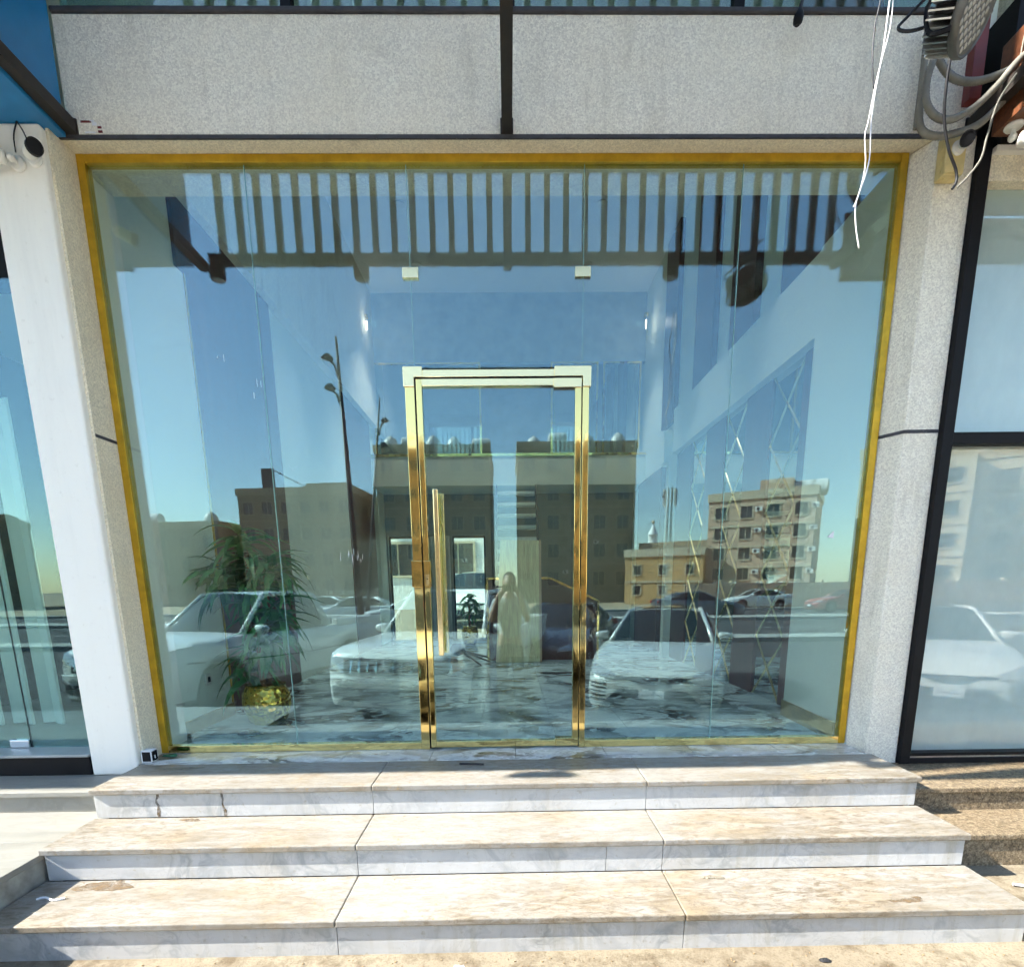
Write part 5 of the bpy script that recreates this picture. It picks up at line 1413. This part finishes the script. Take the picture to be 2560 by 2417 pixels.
place(rc, -1.0, 12.9, PI, -0.02)
building('apartment_block', 'tan block partly hidden behind the right window jamb', (34.5, -46.0, GZ), R(36), 8.0, 12.6, 9, mt['b_cream'], 3, 4, 1.2, 1.2, 2.0, 2.6, mt['b_trim2'], tanks=1)
building('apartment_block', 'long low brown block mirrored in the left neighbour glass', (-74.0, -50.0, GZ), R(-30), 44.0, 9.5, 10, mt['b_brown2'], 12, 3, 1.4, 1.4, 1.4, 2.7, mt['b_trim'], tanks=2)
# minaret and telecom mast
mn = thing('minaret', 'slim white minaret beside the telecom mast behind the ochre houses', 'tower', (25.0, -96.0, GZ))
MB().lathe([(1.1, 0), (1.0, 8.0), (1.4, 8.2), (1.4, 8.8), (.8, 8.9), (.75, 10.2), (.9, 10.4), (.5, 11.2), (.1, 12.2)], (25.0, -96.0, GZ), (0, 0, 1), 16).build('shaft', mt['b_white'], mn, smooth='auto')
MB().sphere((25.0, -96.0, GZ + 12.5), .3).build('finial', mt['b_trim2'], mn)
ms = thing('telecom_mast', 'lattice telecom mast with antenna panels behind the ochre houses', 'mast', (28.3, -98.0, GZ))
for dx, dy in ((-.4, -.4), (.4, -.4), (.4, .4), (-.4, .4)):
    MB().cyl((28.3 + dx, -98 + dy, GZ), (28.3 + dx * .8, -98 + dy * .8, GZ + 18.5), .07, n=6).build('leg', mt['trim'], ms)
for k in range(12):
    z = GZ + 1 + 1.45 * k
    MB().bar((27.9, -97.6, z), (28.7, -97.6, z + 1.4), .06, .06).build('brace', mt['trim'], ms)
for a in range(6):
    MB().box(28.3 + 1.1 * math.cos(a * 1.05) - .14, 28.3 + 1.1 * math.cos(a * 1.05) + .14, -98 + 1.1 * math.sin(a * 1.05) - .1, -98 + 1.1 * math.sin(a * 1.05) + .1, GZ + 15.3, GZ + 18.2).build('antenna', mt['tank'], ms)
# boundary wall below the tan block
bw = thing('boundary_wall', 'long tan boundary wall below the sunlit apartment block', 'wall', (26, -41, GZ))
for k in range(8):
    MB().box(14 + 3.6 * k, 14 + 3.6 * k + 3.45, -41.2, -41.0, GZ, GZ + 1.9).build('wall_panel', mt['b_tan'], bw)
    MB().box(14 + 3.6 * k + 3.45, 14 + 3.6 * k + 3.6, -41.25, -40.95, GZ, GZ + 2.1).build('wall_post', mt['b_trim2'], bw)

# ------------------------------------------------------------------ street lamps
def street_lamp(label, base, top, r0, heads, side):
    p = thing('street_lamp', label, 'street lamp', base, 'tall street lamps in the lot')
    b0, t0 = Vector(base), Vector(top)
    MB().tube([b0, b0.lerp(t0, .5), t0], [r0, r0 * .75, r0 * .3], 10).build('pole', mt['steel_brown'], p, smooth=True)
    for f in heads:
        q = b0.lerp(t0, f)
        e = q + Vector((side * .30, 0, .06))
        a = MB().tube([q - Vector((0, 0, .5)), q + Vector((side * .12, 0, -.1)), e], .035, 6).build('arm', mt['steel_brown'], p)
        MB().add([e + Vector(v) for v in ((-.17, -.09, 0), (.17, -.09, .0), (.17, .09, .0), (-.17, .09, 0), (-.06, -.06, .12), (.06, -.06, .12), (.06, .06, .12), (-.06, .06, .12), (0, 0, -.08))],
                 [(4, 5, 6, 7), (0, 1, 5, 4), (1, 2, 6, 5), (2, 3, 7, 6), (3, 0, 4, 7), (1, 0, 8), (2, 1, 8), (3, 2, 8), (0, 3, 8)]).build('lamp_head', mt['trim'], a)
    return p
street_lamp('tall nearer street lamp with two heads on its left side', (-4.80, -14.6, GZ), (-5.02, -14.6, 8.2), .11, (.84, .93), -1)
street_lamp('slanted further street lamp with two heads on its right side', (-6.70, -22.5, GZ), (-5.50, -22.5, 9.0), .10, (.80, .90), 1)

# ------------------------------------------------------------------ the photographer
mt['skin'] = plain('skin', (0.42, 0.25, 0.16), 0.55, var=.06)
mt['shirt'] = plain('white_cotton', (0.45, 0.44, 0.41), 0.85, var=.05, scale=12, bump=.25, bscale=25)
mt['vest'] = plain('olive_vest', (0.10, 0.10, 0.07), 0.85, var=.15)
mt['jeans'] = plain('dark_trousers', (0.04, 0.045, 0.06), 0.85, var=.15)
mt['hair'] = plain('black_hair', (0.015, 0.012, 0.010), 0.6)
def skin_obj(name, chains, material, parent, sub=2, rootv=0):
    """chains: list of [(point, radius), ...]; points shared by position are welded"""
    vs, es, rad, key = [], [], [], {}
    for ch in chains:
        prev = None
        for p, r in ch:
            k = tuple(round(c, 4) for c in p)
            if k not in key:
                key[k] = len(vs); vs.append(p); rad.append(r)
            i = key[k]
            if prev is not None and prev != i: es.append((prev, i))
            prev = i
    me = bpy.data.meshes.new(name)
    me.from_pydata(vs, es, [])
    o = link(bpy.data.objects.new(name, me))
    sk = o.modifiers.new('skin', 'SKIN')
    sk.use_smooth_shade = True
    for i, r in enumerate(rad):
        rr = r if isinstance(r, tuple) else (r, r)
        me.skin_vertices[0].data[i].radius = rr
        me.skin_vertices[0].data[i].use_root = (i == rootv)
    ss = o.modifiers.new('sub', 'SUBSURF'); ss.levels = sub; ss.render_levels = sub
    me.materials.append(material)
    o.parent = parent
    return o
PX, PY, PZ = -0.06, -3.74, ground_z(-3.74)
pn = thing('person', 'person in a white shirt and dark trousers holding up a phone to take the picture', 'person', (PX, PY, PZ))
hipz, shz = .94, 1.47
hx, hy, hz = .085, .19, 1.60                         # where the hands hold the phone (local)
hz = 0.985 - PZ; hy = 0.30
body = [[((0, 0, hipz), (.13, .10)), ((0, .01, 1.12), (.125, .095)), ((0, .01, 1.30), (.145, .105)), ((0, 0, shz), (.10, .08)), ((0, .015, shz + .075), (.055, .055)), ((0, .03, shz + .13), (.052, .055))]]
for s in (1, -1):
    body.append([((0, 0, hipz), (.13, .10)), ((s * .095, 0, hipz - .07), (.085, .09)), ((s * .105, .01, .50), (.06, .062)), ((s * .11, -.01, .12), (.042, .042)), ((s * .112, .02, .05), (.04, .04)), ((s * .12, .14, .035), (.035, .028))])
    body.append([((0, 0, shz), (.10, .08)), ((s * .165, 0, shz - .03), (.058, .058)), ((s * .235, .09, shz - .26), (.046, .046)), ((s * .12, .22, hz - .07), (.034, .034)), ((s * .075, hy - .03, hz - .02), (.030, .022))])
bo = skin_obj('body', body, mt['skin'], pn)
# fingers closed round the phone
for s in (1, -1):
    for k in range(4):
        z = hz - .045 + k * .022
        L = (.050, .058, .062, .055)[k]
        skin_obj('finger', [[((s * .085, hy - .035, z), .0095), ((s * .098, hy - .005, z), .0090), ((s * .088, hy + .018, z), .0085), ((s * (.088 - L * .5), hy + .022, z), .0075)]], mt['skin'], bo, 1)
    skin_obj('thumb', [[((s * .070, hy - .04, hz - .05), .0115), ((s * .066, hy - .038, hz - .01), .0105), ((s * .048, hy - .028, hz + .012), .009)]], mt['skin'], bo, 1)
hc = Vector((0, .045, shz + .225))
hb = MB().sphere((0, 0, 0), 1, n=20, m=14)
def headv(v):
    x, y, z = v
    w = .076 * (1 - .18 * max(0, -z)); 
    yy = y * .096 + (.012 if y > 0 and z < .2 else 0)
    if y > .75 and abs(x) < .25 and -.25 < z < .15: yy += .018          # nose
    if y > .6 and abs(abs(x) - .38) < .18 and abs(z - .05) < .14: yy -= .008   # eye sockets
    return (hc.x + x * w, hc.y + yy, hc.z + z * .118)
hb.v = [headv(v) for v in hb.v]
off_ = Vector((PX, PY, PZ))
def local(b):
    b.v = [(v[0] + PX, v[1] + PY, v[2] + PZ) for v in b.v]
    return b
he = local(hb).build('head', mt['skin'], pn, smooth=True)
for s in (1, -1):
    local(MB().sphere(hc + Vector((s * .030, .088, .008)), .011, .008, .008)).build('eye', mt['paper'], he, smooth=True)
    local(MB().sphere(hc + Vector((s * .078, .0, -.005)), .010, .018, .030)).build('ear', mt['skin'], he, smooth=True)
local(MB().sphere(hc + Vector((0, .096, -.055)), .024, .008, .007)).build('mouth', plain('lips', (.32, .12, .09), .5), he, smooth=True)
hr = MB().sphere((0, 0, 0), 1, n=20, m=14)
hr.v = [(hc.x + v[0] * .083, hc.y - .010 + v[1] * (.098 if v[1] < 0 else .088), hc.z + .026 + (v[2] * .104 if v[2] > 0 else v[2] * (.045 if v[1] < .1 else .008))) for v in hr.v]
local(hr).build('hair', mt['hair'], pn, smooth=True)
sh = [[((0, 0, hipz + .01), (.155, .125)), ((0, .01, 1.12), (.150, .115)), ((0, .01, 1.30), (.165, .122)), ((0, 0, shz), (.125, .092)), ((0, .01, shz + .045), (.075, .07))]]
for s in (1, -1):
    sh.append([((0, 0, shz), (.125, .092)), ((s * .165, 0, shz - .03), (.078, .075)), ((s * .215, .062, shz - .19), (.072, .07))])
skin_obj('shirt', sh, mt['shirt'], pn)
tr = [[((0, 0, hipz + .03), (.145, .115)), ((0, 0, hipz - .03), (.14, .115))]]
for s in (1, -1):
    tr.append([((0, 0, hipz - .03), (.14, .115)), ((s * .098, 0, hipz - .12), (.098, .10)), ((s * .105, .01, .50), (.075, .078)), ((s * .11, -.01, .08), (.062, .065))])
skin_obj('trousers', tr, mt['jeans'], pn)
for s in (1, -1):
    local(MB().sphere((s * .118, .075, .045), .052, .135, .045)).build('shoe', mt['rubber'], pn, smooth=True)
tag(MB().box(PX - .078, PX + .078, PY + hy + .001, PY + hy + .010, PZ + hz - .040, PZ + hz + .040).build('mobile_phone', mt['black'], bevel=.004), 'black mobile phone held up sideways in both hands of the person', 'phone')
